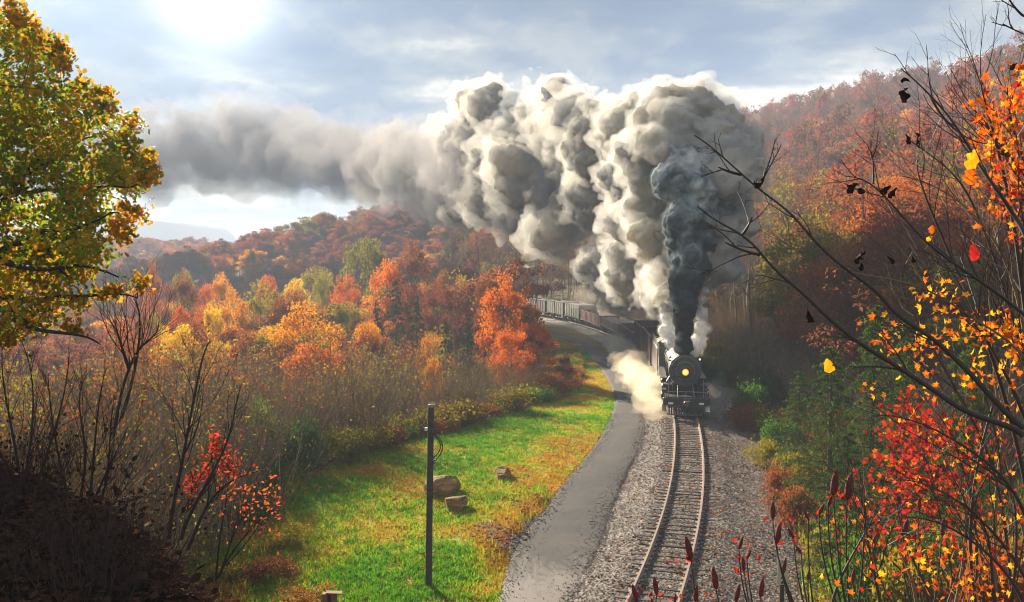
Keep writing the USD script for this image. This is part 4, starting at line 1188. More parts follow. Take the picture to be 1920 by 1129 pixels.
rf = [(-1.6, 3.98), (-1.2, 4.22), (-0.6, 4.36), (0, 4.40), (0.6, 4.36), (1.2, 4.22), (1.6, 3.98)]
n = len(rf)
rv = np.array([(x, y, z + dz) for x in (-12.5, -9.4) for dz in (0, 0.06) for y, z in rf])
rfc = []
for i in range(n - 1):
    rfc += [(n + i, n + i + 1, 3 * n + i + 1), (n + i, 3 * n + i + 1, 3 * n + i), (i, 2 * n + i + 1, i + 1), (i, 2 * n + i, 2 * n + i + 1), (2 * n + i, 3 * n + i, 3 * n + i + 1), (2 * n + i, 3 * n + i + 1, 2 * n + i + 1), (i, i + 1, n + i + 1), (i, n + i + 1, n + i)]
part('roof', [(rv, np.array(rfc))], cab_paint, cabp)
for sd in (-1, 1):
    part('window_frame', [box(-9.555, -9.53, sd * 1.28 - 0.2, sd * 1.28 - 0.17, 2.9, 3.6), box(-9.555, -9.53, sd * 1.28 + 0.17, sd * 1.28 + 0.2, 2.9, 3.6), box(-9.555, -9.53, sd * 1.28 - 0.2, sd * 1.28 + 0.2, 2.87, 2.9), box(-9.555, -9.53, sd * 1.28 - 0.2, sd * 1.28 + 0.2, 3.6, 3.63)], steel_bar, cabp)


def truck(parent, x, mat=iron):
    t = obj('truck', [box(x - 1.0, x + 1.0, s * 1.0 - 0.06, s * 1.0 + 0.06, 0.4, 0.62, 0.02) for s in (-1, 1)] + [box(x - 0.18, x + 0.18, -1.05, 1.05, 0.45, 0.8)], mat, parent)
    for dx in (-0.85, 0.85):
        obj('wheel', [cyl(0.42, s * 0.69, s * 0.82, x + dx, 0.42, 18, 'y') for s in (-1, 1)] + [cyl(0.45, s * 0.66, s * 0.69, x + dx, 0.42, 18, 'y') for s in (-1, 1)] + [cyl(0.07, -0.7, 0.7, x + dx, 0.42, 8, 'y')], mat, t)


S = S_LOCO + 13.2
tn = on_track(S, 8.4, 'coal_tender', label='black coal tender coupled behind the locomotive cab', cat='tender')
obj('tank', [box(-8.3, -0.1, -1.5, 1.5, 1.05, 3.35, 0.05), box(-8.3, -7.6, -1.45, 1.45, 3.35, 3.6), box(-7.6, -0.1, 1.42, 1.48, 3.34, 3.95), box(-7.6, -0.1, -1.48, -1.42, 3.34, 3.95)], cab_paint, tn)
obj('frame', [box(-8.4, 0, -1.3, 1.3, 0.8, 1.05)], iron, tn)
cx, cy = np.linspace(-7.5, -0.3, 30), np.linspace(-1.4, 1.4, 14)
obj('coal_load', sheet(cx, cy, lambda x, y: 3.4 + 0.75 * np.cos(y * 1.05) * sstep(-7.6, -6.2, x) * sstep(-0.1, -1.2, x) + 0.35 * (noise2(x, y, 2.5, 3) - 0.5)), coal, tn)
for x in (-1.9, -6.4):
    truck(tn, x)
S += 8.7


def open_car(name, L, zb, zt, mat, rib_mat, ribs, label, hopper=True, Wd=1.5, inside=rust_in, load=None):
    global S
    c = on_track(S, L, name, label=label, cat='hopper car' if hopper else 'gondola car')
    t = 0.06
    x0, x1 = -L + 0.5, -0.5
    side = [box(x0, x1, s * Wd - t / 2, s * Wd + t / 2, zb, zt) for s in (-1, 1)]
    obj('side_wall', side[0], mat, c)
    obj('side_wall', side[1], mat, c)
    for xx in (x0, x1):
        obj('end_wall', box(xx - t / 2, xx + t / 2, -Wd + t / 2, Wd - t / 2, zb + (0.5 if hopper else 0), zt - 0.004), mat, c)
    obj('top_rim', [box(x0 - 0.06, x1 + 0.06, s * Wd - 0.08, s * Wd + 0.08, zt, zt + 0.09) for s in (-1, 1)] + [box(xx - 0.08, xx + 0.08, -Wd + 0.08, Wd - 0.08, zt, zt + 0.088) for xx in (x0, x1)], mat if mat is not pale else grey, c)
    for s in (-1, 1):
        for x in np.linspace(x0 + 0.08, x1 - 0.08, ribs):
            obj('side_post', box(x - 0.075, x + 0.075, s * (Wd + 0.03), s * (Wd + 0.09), zb - 0.05, zt), rib_mat, c)
    obj('sill', [box(x0 - 0.3, x1 + 0.3, s * Wd - 0.1, s * Wd + 0.12, zb - 0.22, zb - 0.002) for s in (-1, 1)] + [box(-L + 0.1, -0.1, -0.25, 0.25, zb - 0.3, zb - 0.02)], rib_mat, c)
    if hopper:
        fl = []
        for a, b in ((x1, x1 - 2.6), (x0, x0 + 2.6)):
            lo = zb - 0.35
            v = np.array([(a, -Wd + 0.04, zb + 1.3), (a, Wd - 0.04, zb + 1.3), (b, Wd - 0.04, lo), (b, -Wd + 0.04, lo)])
            fl.append((v, np.array([[0, 1, 2], [0, 2, 3]])))
        m = (x0 + x1) / 2
        fl.append((np.array([(x1 - 2.6, -Wd + .04, zb - 0.35), (x1 - 2.6, Wd - .04, zb - 0.35), (m, Wd - .04, zb + 0.7), (m, -Wd + .04, zb + 0.7), (x0 + 2.6, Wd - .04, zb - 0.35), (x0 + 2.6, -Wd + .04, zb - 0.35)]), np.array([[0, 1, 2], [0, 2, 3], [3, 2, 4], [3, 4, 5]])))
        obj('slope_sheet', fl, inside, c)
        obj('cross_brace', [box(m - 0.08, m + 0.08, -Wd, Wd, zt - 0.35, zt - 0.2)], inside, c)
    else:
        obj('floor', [box(x0, x1, -Wd + 0.04, Wd - 0.04, zb - 0.05, zb + 0.02)], inside, c)
    if load is not None:
        obj('load', sheet(np.linspace(x0 + .1, x1 - .1, 24), np.linspace(-Wd + .06, Wd - .06, 8), lambda x, y: zt - 0.25 + 0.25 * np.cos(y) + 0.25 * (noise2(x, y, 1.6, 5) - .5)), load, c)
    obj('ladder', [box(x1 + 0.04, x1 + 0.07, Wd - 0.5, Wd - 0.46, zb, zt), box(x1 + 0.04, x1 + 0.07, Wd - 0.12, Wd - 0.08, zb, zt)] + [box(x1 + 0.04, x1 + 0.065, Wd - 0.46, Wd - 0.12, z, z + 0.03) for z in np.arange(zb + 0.25, zt, 0.4)], rib_mat, c)
    obj('coupler', [box(-0.25, 0.12, -0.1, 0.1, 0.78, 1.0)], iron, c)
    for x in (-1.9, -L + 1.9):
        truck(c, x)
    S += L + 0.35
    return c


open_car('hopper_car', 12.4, 1.2, 3.55, maroon, maroon, 8, 'maroon hopper car right behind the tender')
open_car('hopper_car', 12.6, 1.2, 3.60, maroon, maroon, 8, 'taller looking maroon hopper car between the first hopper and the low gondolas')
S += 0.4
open_car('gondola_car', 19.0, 1.15, 2.15, brown, brown, 16, 'low brown gondola car half hidden in dust behind the maroon hoppers', False)
open_car('gondola_car', 19.0, 1.15, 2.20, brown, brown, 16, 'dusty brown gondola car between the red gondola and the dust cloud', False, load=rust_in)
open_car('gondola_car', 19.5, 1.15, 2.60, oxide, oxide, 16, 'oxide red ribbed gondola car in front of the pale hoppers', False)
open_car('hopper_car', 13.0, 1.2, 3.55, pale, dark_rib, 9, 'nearer pale grey hopper car with dark ribs', load=coal)
open_car('hopper_car', 13.0, 1.2, 3.55, pale, dark_rib, 9, 'farther pale grey hopper car with dark ribs', load=coal)
open_car('hopper_car', 12.4, 1.2, 3.50, grey, dark_rib, 8, 'dark hopper car at the far end of the train behind the orange maples', load=coal)
# ---------------------------------------------------------------- smoke, steam and dust
def surface_nets(F, o, h):
    """The zero surface of a grid of values (negative inside)."""
    S = F < 0
    nx, ny, nz = F.shape
    c = [(i, j, k) for i in (0, 1) for j in (0, 1) for k in (0, 1)]
    sub = lambda A, i, j, k: A[i:nx - 1 + i, j:ny - 1 + j, k:nz - 1 + k]
    cnt = sum(sub(S, *q).astype(np.int8) for q in c)
    act = (cnt > 0) & (cnt < 8)
    idx = np.full(act.shape, -1, np.int64)
    ci = np.argwhere(act)
    idx[act] = np.arange(len(ci))
    acc, num = np.zeros((len(ci), 3)), np.zeros(len(ci))
    I, J, K = ci.T
    for a in range(8):
        for b in range(a + 1, 8):
            d = np.array(c[b]) - np.array(c[a])
            if abs(d).sum() != 1:
                continue
            fa, fb = F[I + c[a][0], J + c[a][1], K + c[a][2]], F[I + c[b][0], J + c[b][1], K + c[b][2]]
            m = (fa < 0) != (fb < 0)
            t = np.where(m, fa / np.where(m, fa - fb, 1), 0)
            acc += np.where(m[:, None], np.array(c[a]) + t[:, None] * d, 0)
            num += m
    v = (ci + acc / num[:, None]) * h + o
    faces = []
    for ax in range(3):
        u, w = (ax + 1) % 3, (ax + 2) % 3
        lo = [slice(1, -1)] * 3
        lo[ax] = slice(0, -1)
        hi = list(lo)
        hi[ax] = slice(1, None)
        A, B = S[tuple(lo)], S[tuple(hi)]
        e = np.argwhere(A != B)
        fl = A[A != B]
        off = np.array([0 if k == ax else 1 for k in range(3)])
        p = e + off
        du, dw = np.eye(3, dtype=int)[u], np.eye(3, dtype=int)[w]
        q = np.stack([idx[tuple((p - du - dw).T)], idx[tuple((p - dw).T)], idx[tuple(p.T)], idx[tuple((p - du).T)]], 1)
        q[~fl] = q[~fl][:, ::-1]
        faces.append(q)
    q = np.vstack(faces)
    q = q[(q >= 0).all(1)]
    return v, np.vstack([q[:, [0, 1, 2]], q[:, [0, 2, 3]]])


def bulges(p, cell, seed):
    """Rounded heads with creases between them: 1 at the middle of a head, 0 far off."""
    lo = np.floor(p.min(0) / cell) - 1
    hi = np.ceil(p.max(0) / cell) + 1
    n = (hi - lo).astype(int)
    r = np.random.default_rng(seed)
    g = np.stack(np.meshgrid(*[np.arange(k) for k in n], indexing='ij'), -1).reshape(-1, 3)
    pts = (g + lo + r.random((len(g), 3))) * cell
    d, _ = cKDTree(pts).query(p, workers=2)
    return 1 - np.minimum(d / cell, 1.0) ** 2


def billow(puffs, h, layers, band=2.6, seed=1, skin=0.0, fray=None):
    """One closed surface round many overlapping puffs (x, y, z, r), heaped with rounded heads: layers of (cell, height)."""
    P = np.asarray(puffs, float)
    pad = band + 2 * h
    o = P[:, :3].min(0) - P[:, 3].max() - pad
    n = np.ceil((P[:, :3].max(0) + P[:, 3].max() + pad - o) / h).astype(int) + 1
    F = np.full(n, 9.0, np.float32)
    ax = [o[k] + np.arange(n[k]) * h for k in range(3)]
    for x, y, z, r in P:
        s = []
        for k, q in enumerate((x, y, z)):
            a = max(int((q - r - band - o[k]) / h), 0)
            b = min(int((q + r + band - o[k]) / h) + 2, n[k])
            s.append(slice(a, b))
        d = np.sqrt((ax[0][s[0]] - x)[:, None, None] ** 2 + (ax[1][s[1]] - y)[None, :, None] ** 2 + (ax[2][s[2]] - z)[None, None, :] ** 2) - r
        B = F[tuple(s)]
        # a soft minimum keeps neighbouring puffs joined without hard seams
        k_ = 0.25 * min(r, 1.5)
        hh = np.maximum(k_ - np.abs(B - d), 0) / k_
        F[tuple(s)] = np.minimum(B, d) - hh * hh * k_ * 0.25
    m = np.abs(F) < band
    q = np.argwhere(m)
    p = q * h + o
    warp = np.stack([meshkit.noise(p * 0.9, seed + 70 + k) for k in range(3)], 1) - 0.5
    add = np.zeros(len(p))
    for j, (cell, amp) in enumerate(layers):
        add += amp * (bulges(p + warp * cell * 0.7, cell, seed + j) - 0.45)
    F[m] -= add.astype(np.float32)
    if fray:
        F[m] -= ((meshkit.fbm(p / fray[0], 4, seed + 80) - 0.5) * fray[1]).astype(np.float32)
    F[[0, -1]] = 9; F[:, [0, -1]] = 9; F[:, :, [0, -1]] = 9
    if skin:
        G = F - skin * 0.35
        G[m] -= ((meshkit.fbm(p * (0.75 / skin) ** 0.5, 4, seed + 90) - 0.5) * skin * 3.0).astype(np.float32)
        F[m] -= ((meshkit.fbm(p * (1.6 / skin) ** 0.5, 3, seed + 95) - 0.5) * skin * 0.7).astype(np.float32)
        for A in (F, G):
            A[[0, -1]] = 9; A[:, [0, -1]] = 9; A[:, :, [0, -1]] = 9
        return surface_nets(F + skin * 0.45, o, h), surface_nets(np.minimum(G, F + skin * 0.35), o, h)
    return surface_nets(F, o, h)


def smoke(name, sub, mesh2, mat, air_mat, label):
    """Dense smoke: a heaped body inside a thin, fraying skin of the same smoke."""
    t = thing(name, label=label, kind='stuff')
    obj(sub, mesh2[0], mat, t, True)
    obj('frayed_edge', mesh2[1], air_mat, t)
    return t


def puff_px(rows, jig=0, seed=0, dj=0.35):
    out = []
    r_ = np.random.default_rng(seed)
    for u, v, r, d in rows:
        c = at(u, v, d)
        R = r * d / FPX
        out.append((*c, R))
        for _ in range(jig):
            a = r_.normal(size=3)
            a /= np.linalg.norm(a)
            k = r_.uniform(0.35, 0.6)
            out.append((*(c + a * R * r_.uniform(0.7, 0.95)), R * k))
    return out


def smoke_mat(name, ramp, scale, trans=0.3, bump=0.6, fine=3.0, sss=0.0):
    return M(name, {
        'g': ('geometry', {}), 'n': ('noise_texture', {'scale': scale, 'detail': 6.0, 'roughness': 0.6, 'distortion': 0.5}), 'f': ('noise_texture', {'scale': fine, 'detail': 8.0, 'roughness': 0.68}),
        'r': ('rgb_ramp', {'ramp': ramp}), 'b': ('bump', {'strength': bump, 'distance': 0.25}), 'd': ('diffuse_bsdf', {'roughness': 0.0}), 't': ('translucent_bsdf', {}), 'm': ('mix_closure', {'fac': trans})},
        [('g.position', 'n.vector'), ('g.position', 'f.vector'), ('n.fac', 'r.fac'), ('f.fac', 'b.height'), ('b.normal', 'd.normal'), ('r.color', 'd.color'), ('r.color', 't.color'), ('d.BSDF', 'm.closure1'), ('t.BSDF', 'm.closure2')], surface='m.closure')


def column_mat(name):
    """Soot: brown-black where it leaves the stack, thinning to blue grey as it rises and mixes with air."""
    return M(name, {
        'g': ('geometry', {}), 'sep': ('separate_xyz', {}), 'h': ('map_range', {'from_min': 5.0, 'from_max': 17.0, 'to_min': -0.20, 'to_max': 0.28, 'clamp': True}),
        'n': ('noise_texture', {'scale': 0.5, 'detail': 7.0, 'roughness': 0.6, 'distortion': 0.6}), 'add': ('math', {'math_type': 'add'}),
        'f': ('noise_texture', {'scale': 4.0, 'detail': 8.0, 'roughness': 0.68}), 'b': ('bump', {'strength': 0.7, 'distance': 0.2}),
        'r': ('rgb_ramp', {'ramp': [(0.24, (0.035, 0.022, 0.016)), (0.36, (0.03, 0.03, 0.034)), (0.5, (0.045, 0.062, 0.075)), (0.62, (0.12, 0.155, 0.18)), (0.74, (0.36, 0.42, 0.46)), (0.86, (0.6, 0.63, 0.65))]}),
        'd': ('diffuse_bsdf', {}), 't': ('translucent_bsdf', {}), 'm': ('mix_closure', {'fac': 0.2})},
        [('g.position', 'n.vector'), ('g.position', 'f.vector'), ('g.position', 'sep.vector'), ('sep.z', 'h.value'), ('n.fac', 'add.value1'), ('h.result', 'add.value2'), ('add.value', 'r.fac'), ('f.fac', 'b.height'), ('b.normal', 'd.normal'), ('r.color', 'd.color'), ('r.color', 't.color'), ('d.BSDF', 'm.closure1'), ('t.BSDF', 'm.closure2')], surface='m.closure')


soot_col = column_mat('soot_smoke')
grey_smoke = smoke_mat('grey_smoke', [(0.30, (0.34, 0.39, 0.46)), (0.43, (0.58, 0.585, 0.58)), (0.60, (0.82, 0.76, 0.65))], 0.13, 0.5, 0.5, 2.2)
steam_white = smoke_mat('white_steam', [(0.3, (0.86, 0.86, 0.88)), (0.7, (0.93, 0.93, 0.93))], 0.5, 0.4, 0.4, 4.0)

CORE_ALL = [(1283, 652, 11, 60.2), (1283, 638, 12, 60.2), (1282, 620, 14, 60.3), (1282, 600, 17, 60.3), (1283, 578, 21, 60.4), (1284, 552, 27, 60.5), (1287, 520, 33, 60.6), (1290, 485, 40, 60.8), (1293, 445, 47, 61), (1299, 402, 54, 61.2), (1306, 358, 56, 61.5), (1290, 318, 48, 62), (1262, 345, 40, 62), (1330, 325, 40, 62), (1335, 385, 38, 61.6)]
CORE = [(u, v, r * (0.80 if v > 420 else 0.74), d) for u, v, r, d in CORE_ALL]
HEAD = [(1345, 405, 50, 63), (1368, 345, 46, 63.5), (1378, 288, 40, 64), (1350, 245, 40, 65), (1300, 222, 44, 66), (1250, 228, 42, 66.5), (1275, 265, 55, 65), (1330, 295, 60, 64), (1398, 300, 18, 64), (1312, 478, 34, 63), (1338, 440, 40, 63), (1340, 505, 20, 62.5), (1395, 262, 20, 64), (1388, 395, 20, 63),
        (1235, 300, 54, 68), (1215, 380, 46, 69), (1228, 450, 36, 67), (1243, 510, 27, 65), (1257, 552, 16, 63), (1180, 262, 52, 76), (1190, 335, 56, 76), (1178, 412, 46, 76), (1190, 478, 36, 78), (1172, 525, 34, 80), (1205, 532, 22, 80), (1145, 495, 32, 84), (1150, 545, 18, 86), (1112, 490, 18, 88), (1160, 552, 17, 96), (1192, 560, 18, 90), (1226, 545, 18, 72), (1130, 530, 16, 98),
        (1130, 235, 40, 86), (1120, 305, 54, 88), (1112, 380, 44, 90), (1210, 215, 32, 76), (1160, 218, 30, 80), (1075, 198, 16, 95), (1288, 205, 20, 66)]
TAIL = [(1060, 225, 36, 96), (1065, 295, 54, 100), (1052, 372, 48, 100), (1040, 425, 32, 100), (1000, 272, 46, 110), (990, 342, 52, 112), (985, 405, 42, 112), (960, 243, 34, 116), (980, 215, 18, 116), (1040, 195, 14, 100), (930, 298, 44, 122), (922, 365, 42, 124), (905, 255, 32, 130), (885, 325, 40, 136), (852, 285, 32, 142), (860, 340, 34, 144), (845, 258, 16, 142)]
STEAM = [(1262, 640, 12, 61.8), (1250, 620, 13, 62.4), (1253, 596, 13, 62.6), (1246, 575, 10, 62.6), (1250, 556, 9, 62.8), (1306, 642, 14, 61.6), (1311, 616, 14, 61.6), (1314, 588, 12, 61.8), (1318, 562, 7, 61.8), (1302, 658, 8, 61.4), (1270, 655, 7, 61.4), (1320, 545, 5, 61.8)]
def air(name, dens, col, an=0.0):
    return M(name, {'p': ('principled_volume', {'color': col, 'density': dens, 'anisotropy': an})}, volume='p.volume')


_r = np.random.default_rng(77)
TAIL = [(u + _r.normal(0, 9), v + _r.normal(0, 8), r * _r.uniform(0.8, 1.12), d + _r.normal(0, 3)) for u, v, r, d in TAIL]
TAIL += [(_u, 0.5 * (225 + 0.02 * (1100 - _u)) + 0.5 * (430 - 0.12 * (1100 - _u)) + _r.normal(0, 62), _r.uniform(14, 30), np.interp(_u, [840, 900, 1000, 1100], [145, 130, 110, 94]) + _r.normal(0, 3)) for _u in _r.uniform(850, 1100, 34)]
HEAD = [(u + _r.normal(0, 4), v + _r.normal(0, 4), r * _r.uniform(0.88, 1.06), d + _r.normal(0, 0.8)) for u, v, r, d in HEAD]
smoke('dark_smoke', 'column', billow(puff_px(CORE, 3, 1), 0.11, [(1.3, 0.55), (0.62, 0.36), (0.32, 0.17)], 1.5, 5, 0.20, (0.7, 0.55)), soot_col, air('soot_air', 0.7, (0.26, 0.31, 0.36)), 'column of dark sooty smoke shooting up from the locomotive stack')
smoke('smoke_plume', 'billows', billow(puff_px(HEAD, 4, 2), 0.185, [(3.2, 1.1), (1.5, 0.65), (0.75, 0.42), (0.40, 0.22)], 2.9, 15, 0.8, (1.6, 1.6)), grey_smoke, air('plume_air', 0.40, (0.95, 0.945, 0.93), 0.1), 'billowing grey and cream smoke heaped above the train')
smoke('trailing_smoke', 'billows', billow(puff_px(TAIL, 4, 3), 0.34, [(4.4, 1.7), (2.0, 0.9), (1.0, 0.45)], 4.2, 25, 1.9, (2.6, 2.6)), grey_smoke, air('trail_air', 0.24, (0.93, 0.92, 0.90), 0.1), 'softer cream smoke trailing left behind the plume')
smoke('white_steam', 'billows', billow(puff_px(STEAM, 3, 4), 0.075, [(0.8, 0.32), (0.36, 0.18)], 0.9, 35, 0.2), steam_white, air('steam_air', 0.45, (1.0, 1.0, 1.0), 0.1), 'white steam on both sides of the locomotive stack')


DRIFT = []
_r = np.random.default_rng(78)
for _ in range(150):
    _u = 960 - 1000 * _r.random() ** 1.0
    _t = _r.random()
    top_, bot_ = np.interp(_u, [0, 260, 420, 600, 750, 850, 960], [200, 215, 200, 235, 240, 245, 260]), np.interp(_u, [0, 260, 300, 400, 480, 560, 640, 780, 900, 960], [380, 360, 362, 350, 385, 375, 365, 390, 420, 430])
    _R = _r.uniform(18, 40)
    DRIFT.append((_u, top_ + _R * 0.7 + (bot_ - top_ - 1.4 * _R) * _t, _R, np.interp(_u, [0, 300, 600, 800, 960], [500, 390, 270, 165, 125]) + _r.normal(0, 7)))
DRIFT = [(u + a * r, v + _r.normal(0, 0.22) * r, r * k * 0.66, d) for u, v, r, d in DRIFT for a, k in ((-1.6, 0.7), (-0.8, 0.95), (0, 1.15), (0.8, 0.95), (1.6, 0.65)) if _r.random() < 0.85]
DRIFT += [(270, 205, 16, 395), (300, 195, 12, 390), (330, 225, 18, 380), (420, 205, 16, 350), (560, 225, 16, 285), (250, 250, 26, 400)]
WISP = [(u, v + _r.normal(0, 10), r * 1.5, d + 4) for u, v, r, d in DRIFT[::3]]
obj('drifting_smoke', billow(puff_px(DRIFT, 1, 6), 1.5, [(11, 4.0), (5, 2.6), (2.6, 1.5)], 8.0, 45, 0, (9.0, 11.0)), air('drift_smoke', 0.055, (0.52, 0.51, 0.57)), None, False, kind='stuff', label='dim grey smoke drifting away to the left over the valley')
obj('drifting_smoke', billow(puff_px(WISP, 1, 7), 1.8, [(14, 5.0), (6, 3.0)], 10.0, 47, 0, (11.0, 16.0)), air('drift_wisps', 0.010, (0.8, 0.78, 0.8)), None, False, kind='stuff', label='thin ragged veil of smoke round the dim drift')
NEAR_DRIFT = []
for _ in range(60):
    _u = _r.uniform(690, 940)
    _R = _r.uniform(18, 34)
    _b = np.interp(_u, [640, 780, 900, 960], [365, 385, 420, 430])
    NEAR_DRIFT.append((_u, 245 + _R * 0.7 + (_b - 245 - 1.4 * _R) * _r.random(), _R, np.interp(_u, [600, 800, 960], [245, 160, 128]) + _r.normal(0, 5)))
obj('drifting_smoke', billow(puff_px(NEAR_DRIFT, 2, 16), 0.6, [(7, 2.8), (3.2, 1.6), (1.5, 0.8)], 5.0, 46, 0, (4.5, 5.0)), air('near_drift', 0.10, (0.74, 0.72, 0.73)), None, False, kind='stuff', label='thinning grey smoke that joins the cream plume to the dim drift')
DUST = []
rng = np.random.default_rng(8)
for k in range(90):
    sv = S_LOCO + rng.uniform(-0.5, 66)
    f = (sv - S_LOCO) / 66
    lat = -rng.uniform(1.8, 2.7 + 0.9 * min(f * 3, 1))
    p = off_track(np.array(sv), lat)
    r = rng.uniform(0.25, 0.55) + 0.5 * min(f * 2.2, 1) * rng.uniform(0.2, 1.1)
    DUST.append((p[0], p[1], p[2] + rng.uniform(-0.4, 0.2) + 0.25 * r, r))
obj('dust_cloud', billow(DUST, 0.2, [(1.6, 0.9), (0.8, 0.5), (0.4, 0.3)], 2.0, 55, 0, (1.3, 1.9)), air('dust_air', 0.19, (0.98, 0.86, 0.68), 0.25), None, False, kind='stuff', label='sunlit tan dust whirled up along the left side of the train')
DUST2 = []
for k in range(20):
    p = off_track(np.array(S_LOCO + rng.uniform(-0.5, 10)), rng.uniform(1.9, 3.0))
    DUST2.append((p[0], p[1], p[2] + rng.uniform(-0.2, 1.0), rng.uniform(0.4, 0.8)))
obj('dust_cloud', billow(DUST2, 0.2, [(1.2, 0.5), (0.5, 0.3)], 1.6, 65, 0, (1.0, 1.4)), air('dust_grey', 0.16, (0.85, 0.82, 0.80)), None, False, kind='stuff', label='thin grey dust at the right side of the locomotive')
DUST3 = [(u, v, r, d) for u, v, r, d in [(1175, 572, 26, 112), (1130, 582, 22, 122), (1210, 585, 22, 105), (1160, 592, 18, 112), (1110, 570, 20, 140), (1090, 556, 22, 155)]]
obj('dust_cloud', billow(puff_px(DUST3, 4, 9), 0.4, [(2.4, 1.0), (1.0, 0.5)], 3.0, 75, 0, (2.2, 3.4)), air('dust_far', 0.05, (0.92, 0.82, 0.72), 0.2), None, False, kind='stuff', label='tan dust hanging behind the far cars of the train')
hz = M('haze_air', {'p': ('principled_volume', {'color': (0.60, 0.73, 0.97), 'density': 0.00056, 'anisotropy': 0.0})}, volume='p.volume')
obj('haze', box(-2200, 1500, -300, 3000, -34, 128), hz, None, kind='stuff', label='thin blue autumn haze filling the valley air')
# ---------------------------------------------------------------- grass, weeds and litter
def tuft(seed, n, h, spread, w=0.012):
    r = np.random.default_rng(seed)
    v, f = [], []
    for k in range(n):
        a, b = r.uniform(0, 6.28), np.r_[r.normal(0, spread, 2), 0]
        hh, lean = h * r.uniform(0.5, 1.2), r.uniform(0.15, 0.8)
        d, s = np.array([math.cos(a), math.sin(a), 0]), np.array([-math.sin(a), math.cos(a), 0]) * w
        v += [b - s, b + s, b + d * hh * lean * 0.35 + [0, 0, hh * 0.6] + s * 0.7, b + d * hh * lean * 0.35 + [0, 0, hh * 0.6] - s * 0.7, b + d * hh * lean + [0, 0, hh]]
        q = k * 5
        f += [(q, q + 1, q + 2), (q, q + 2, q + 3), (q + 3, q + 2, q + 4)]
    return np.array(v), np.array(f)


G_green = leafy('grass_green', [(0.06, 0.20, 0.006), (0.14, 0.33, 0.008), (0.28, 0.44, 0.010), (0.42, 0.48, 0.015)], 0.5, 0.6)
G_lime = leafy('grass_lime', [(0.20, 0.30, 0.008), (0.34, 0.38, 0.01), (0.50, 0.42, 0.012), (0.58, 0.38, 0.015)], 0.5, 0.6)
G_straw = leafy('grass_straw', [(0.36, 0.19, 0.015), (0.52, 0.30, 0.02), (0.60, 0.37, 0.03), (0.50, 0.20, 0.03)], 0.4, 0.6)
rng = np.random.default_rng(51)
N = 60000
xy = np.c_[rng.uniform(-12, 9.5, N), 24 + 118 * rng.random(N) ** 1.6]
ok = shapely.contains_xy(lawn_rag.buffer(0.15), xy[:, 0], xy[:, 1])
xy = xy[ok]
tn_ = noise2(xy[:, 0], xy[:, 1], 0.20, 52) + rng.normal(0, 0.05, len(xy)) + 0.07 * sstep(5, 1, np.hypot(xy[:, 0] + 7, xy[:, 1] - 33) / 1.3) + 0.10 * sstep(3.0, 0.0, np.abs(lateral(xy[:, 0], xy[:, 1])[0] + 6.5))
pick = np.where(tn_ < 0.50, 0, np.where(tn_ < 0.60, 1, 2))
z = height(xy[:, 0], xy[:, 1]) + 0.02
scatter('grass', [tuft(1, 16, 0.16, 0.10), tuft(2, 14, 0.14, 0.11), tuft(3, 12, 0.11, 0.12)], [G_green, G_lime, G_straw], np.c_[xy, z], pick, rng.uniform(0, 6.28, len(xy)), rng.uniform(0.6, 1.35, len(xy)), kind='stuff', label='vivid green and straw-yellow grass of the lawn')
# leaves lying on the lawn
N = 2600
xy = np.c_[rng.uniform(-11, 5, N), rng.uniform(25, 62, N)]
xy = xy[shapely.contains_xy(lawn_rag, xy[:, 0], xy[:, 1])]
scatter('lawn_leaves', [leaf_bunch(k + 25, 4, 0.3, 0.10, 0.05) for k in range(2)], [L_fallen, L_orange], np.c_[xy, height(xy[:, 0], xy[:, 1]) + 0.08], rng.integers(0, 2, len(xy)), rng.uniform(0, 6.28, len(xy)), rng.uniform(0.7, 1.3, len(xy)), kind='stuff', label='orange leaves strewn over the lawn')
# tall weeds on the rough ground between the mound, the lawn and the pole, and beside the ballast on the right
N = 16000
xy = np.c_[rng.uniform(-16, 1.5, N), rng.uniform(15, 44, N)]
ok = ~shapely.contains_xy(lawn_rag.buffer(-0.9), xy[:, 0], xy[:, 1]) & (lateral(xy[:, 0], xy[:, 1])[0] < -6.2) & (xy[:, 0] > -0.62 * xy[:, 1] - 1) & ((xy[:, 1] > 24) | (xy[:, 0] > -4))
a = xy[ok]
b = np.c_[rng.uniform(5, 42, N), 15 + 75 * rng.random(N) ** 1.5]
s = lateral(b[:, 0], b[:, 1])[0]
b = b[(s > 4.6) & (s < 14)]
xy = np.vstack([a, b])
tn_ = noise2(xy[:, 0], xy[:, 1], 0.28, 62) + rng.normal(0, 0.10, len(xy))
pick = np.where(tn_ < 0.34, 0, np.where(tn_ < 0.49, 1, np.where(tn_ < 0.60, 2, 3)))
scatter('weeds', [tuft(11, 12, 0.5, 0.16, 0.014), tuft(12, 12, 0.45, 0.16, 0.014), tuft(13, 14, 0.4, 0.18, 0.013), leaf_bunch(77, 16, 0.25, 0.11, 0.22)], [G_green, G_lime, G_straw, L_rust], np.c_[xy, height(xy[:, 0], xy[:, 1])], pick, rng.uniform(0, 6.28, len(xy)), rng.uniform(0.5, 1.25, len(xy)), kind='stuff', label='tangled yellow and rusty weeds on the rough ground')
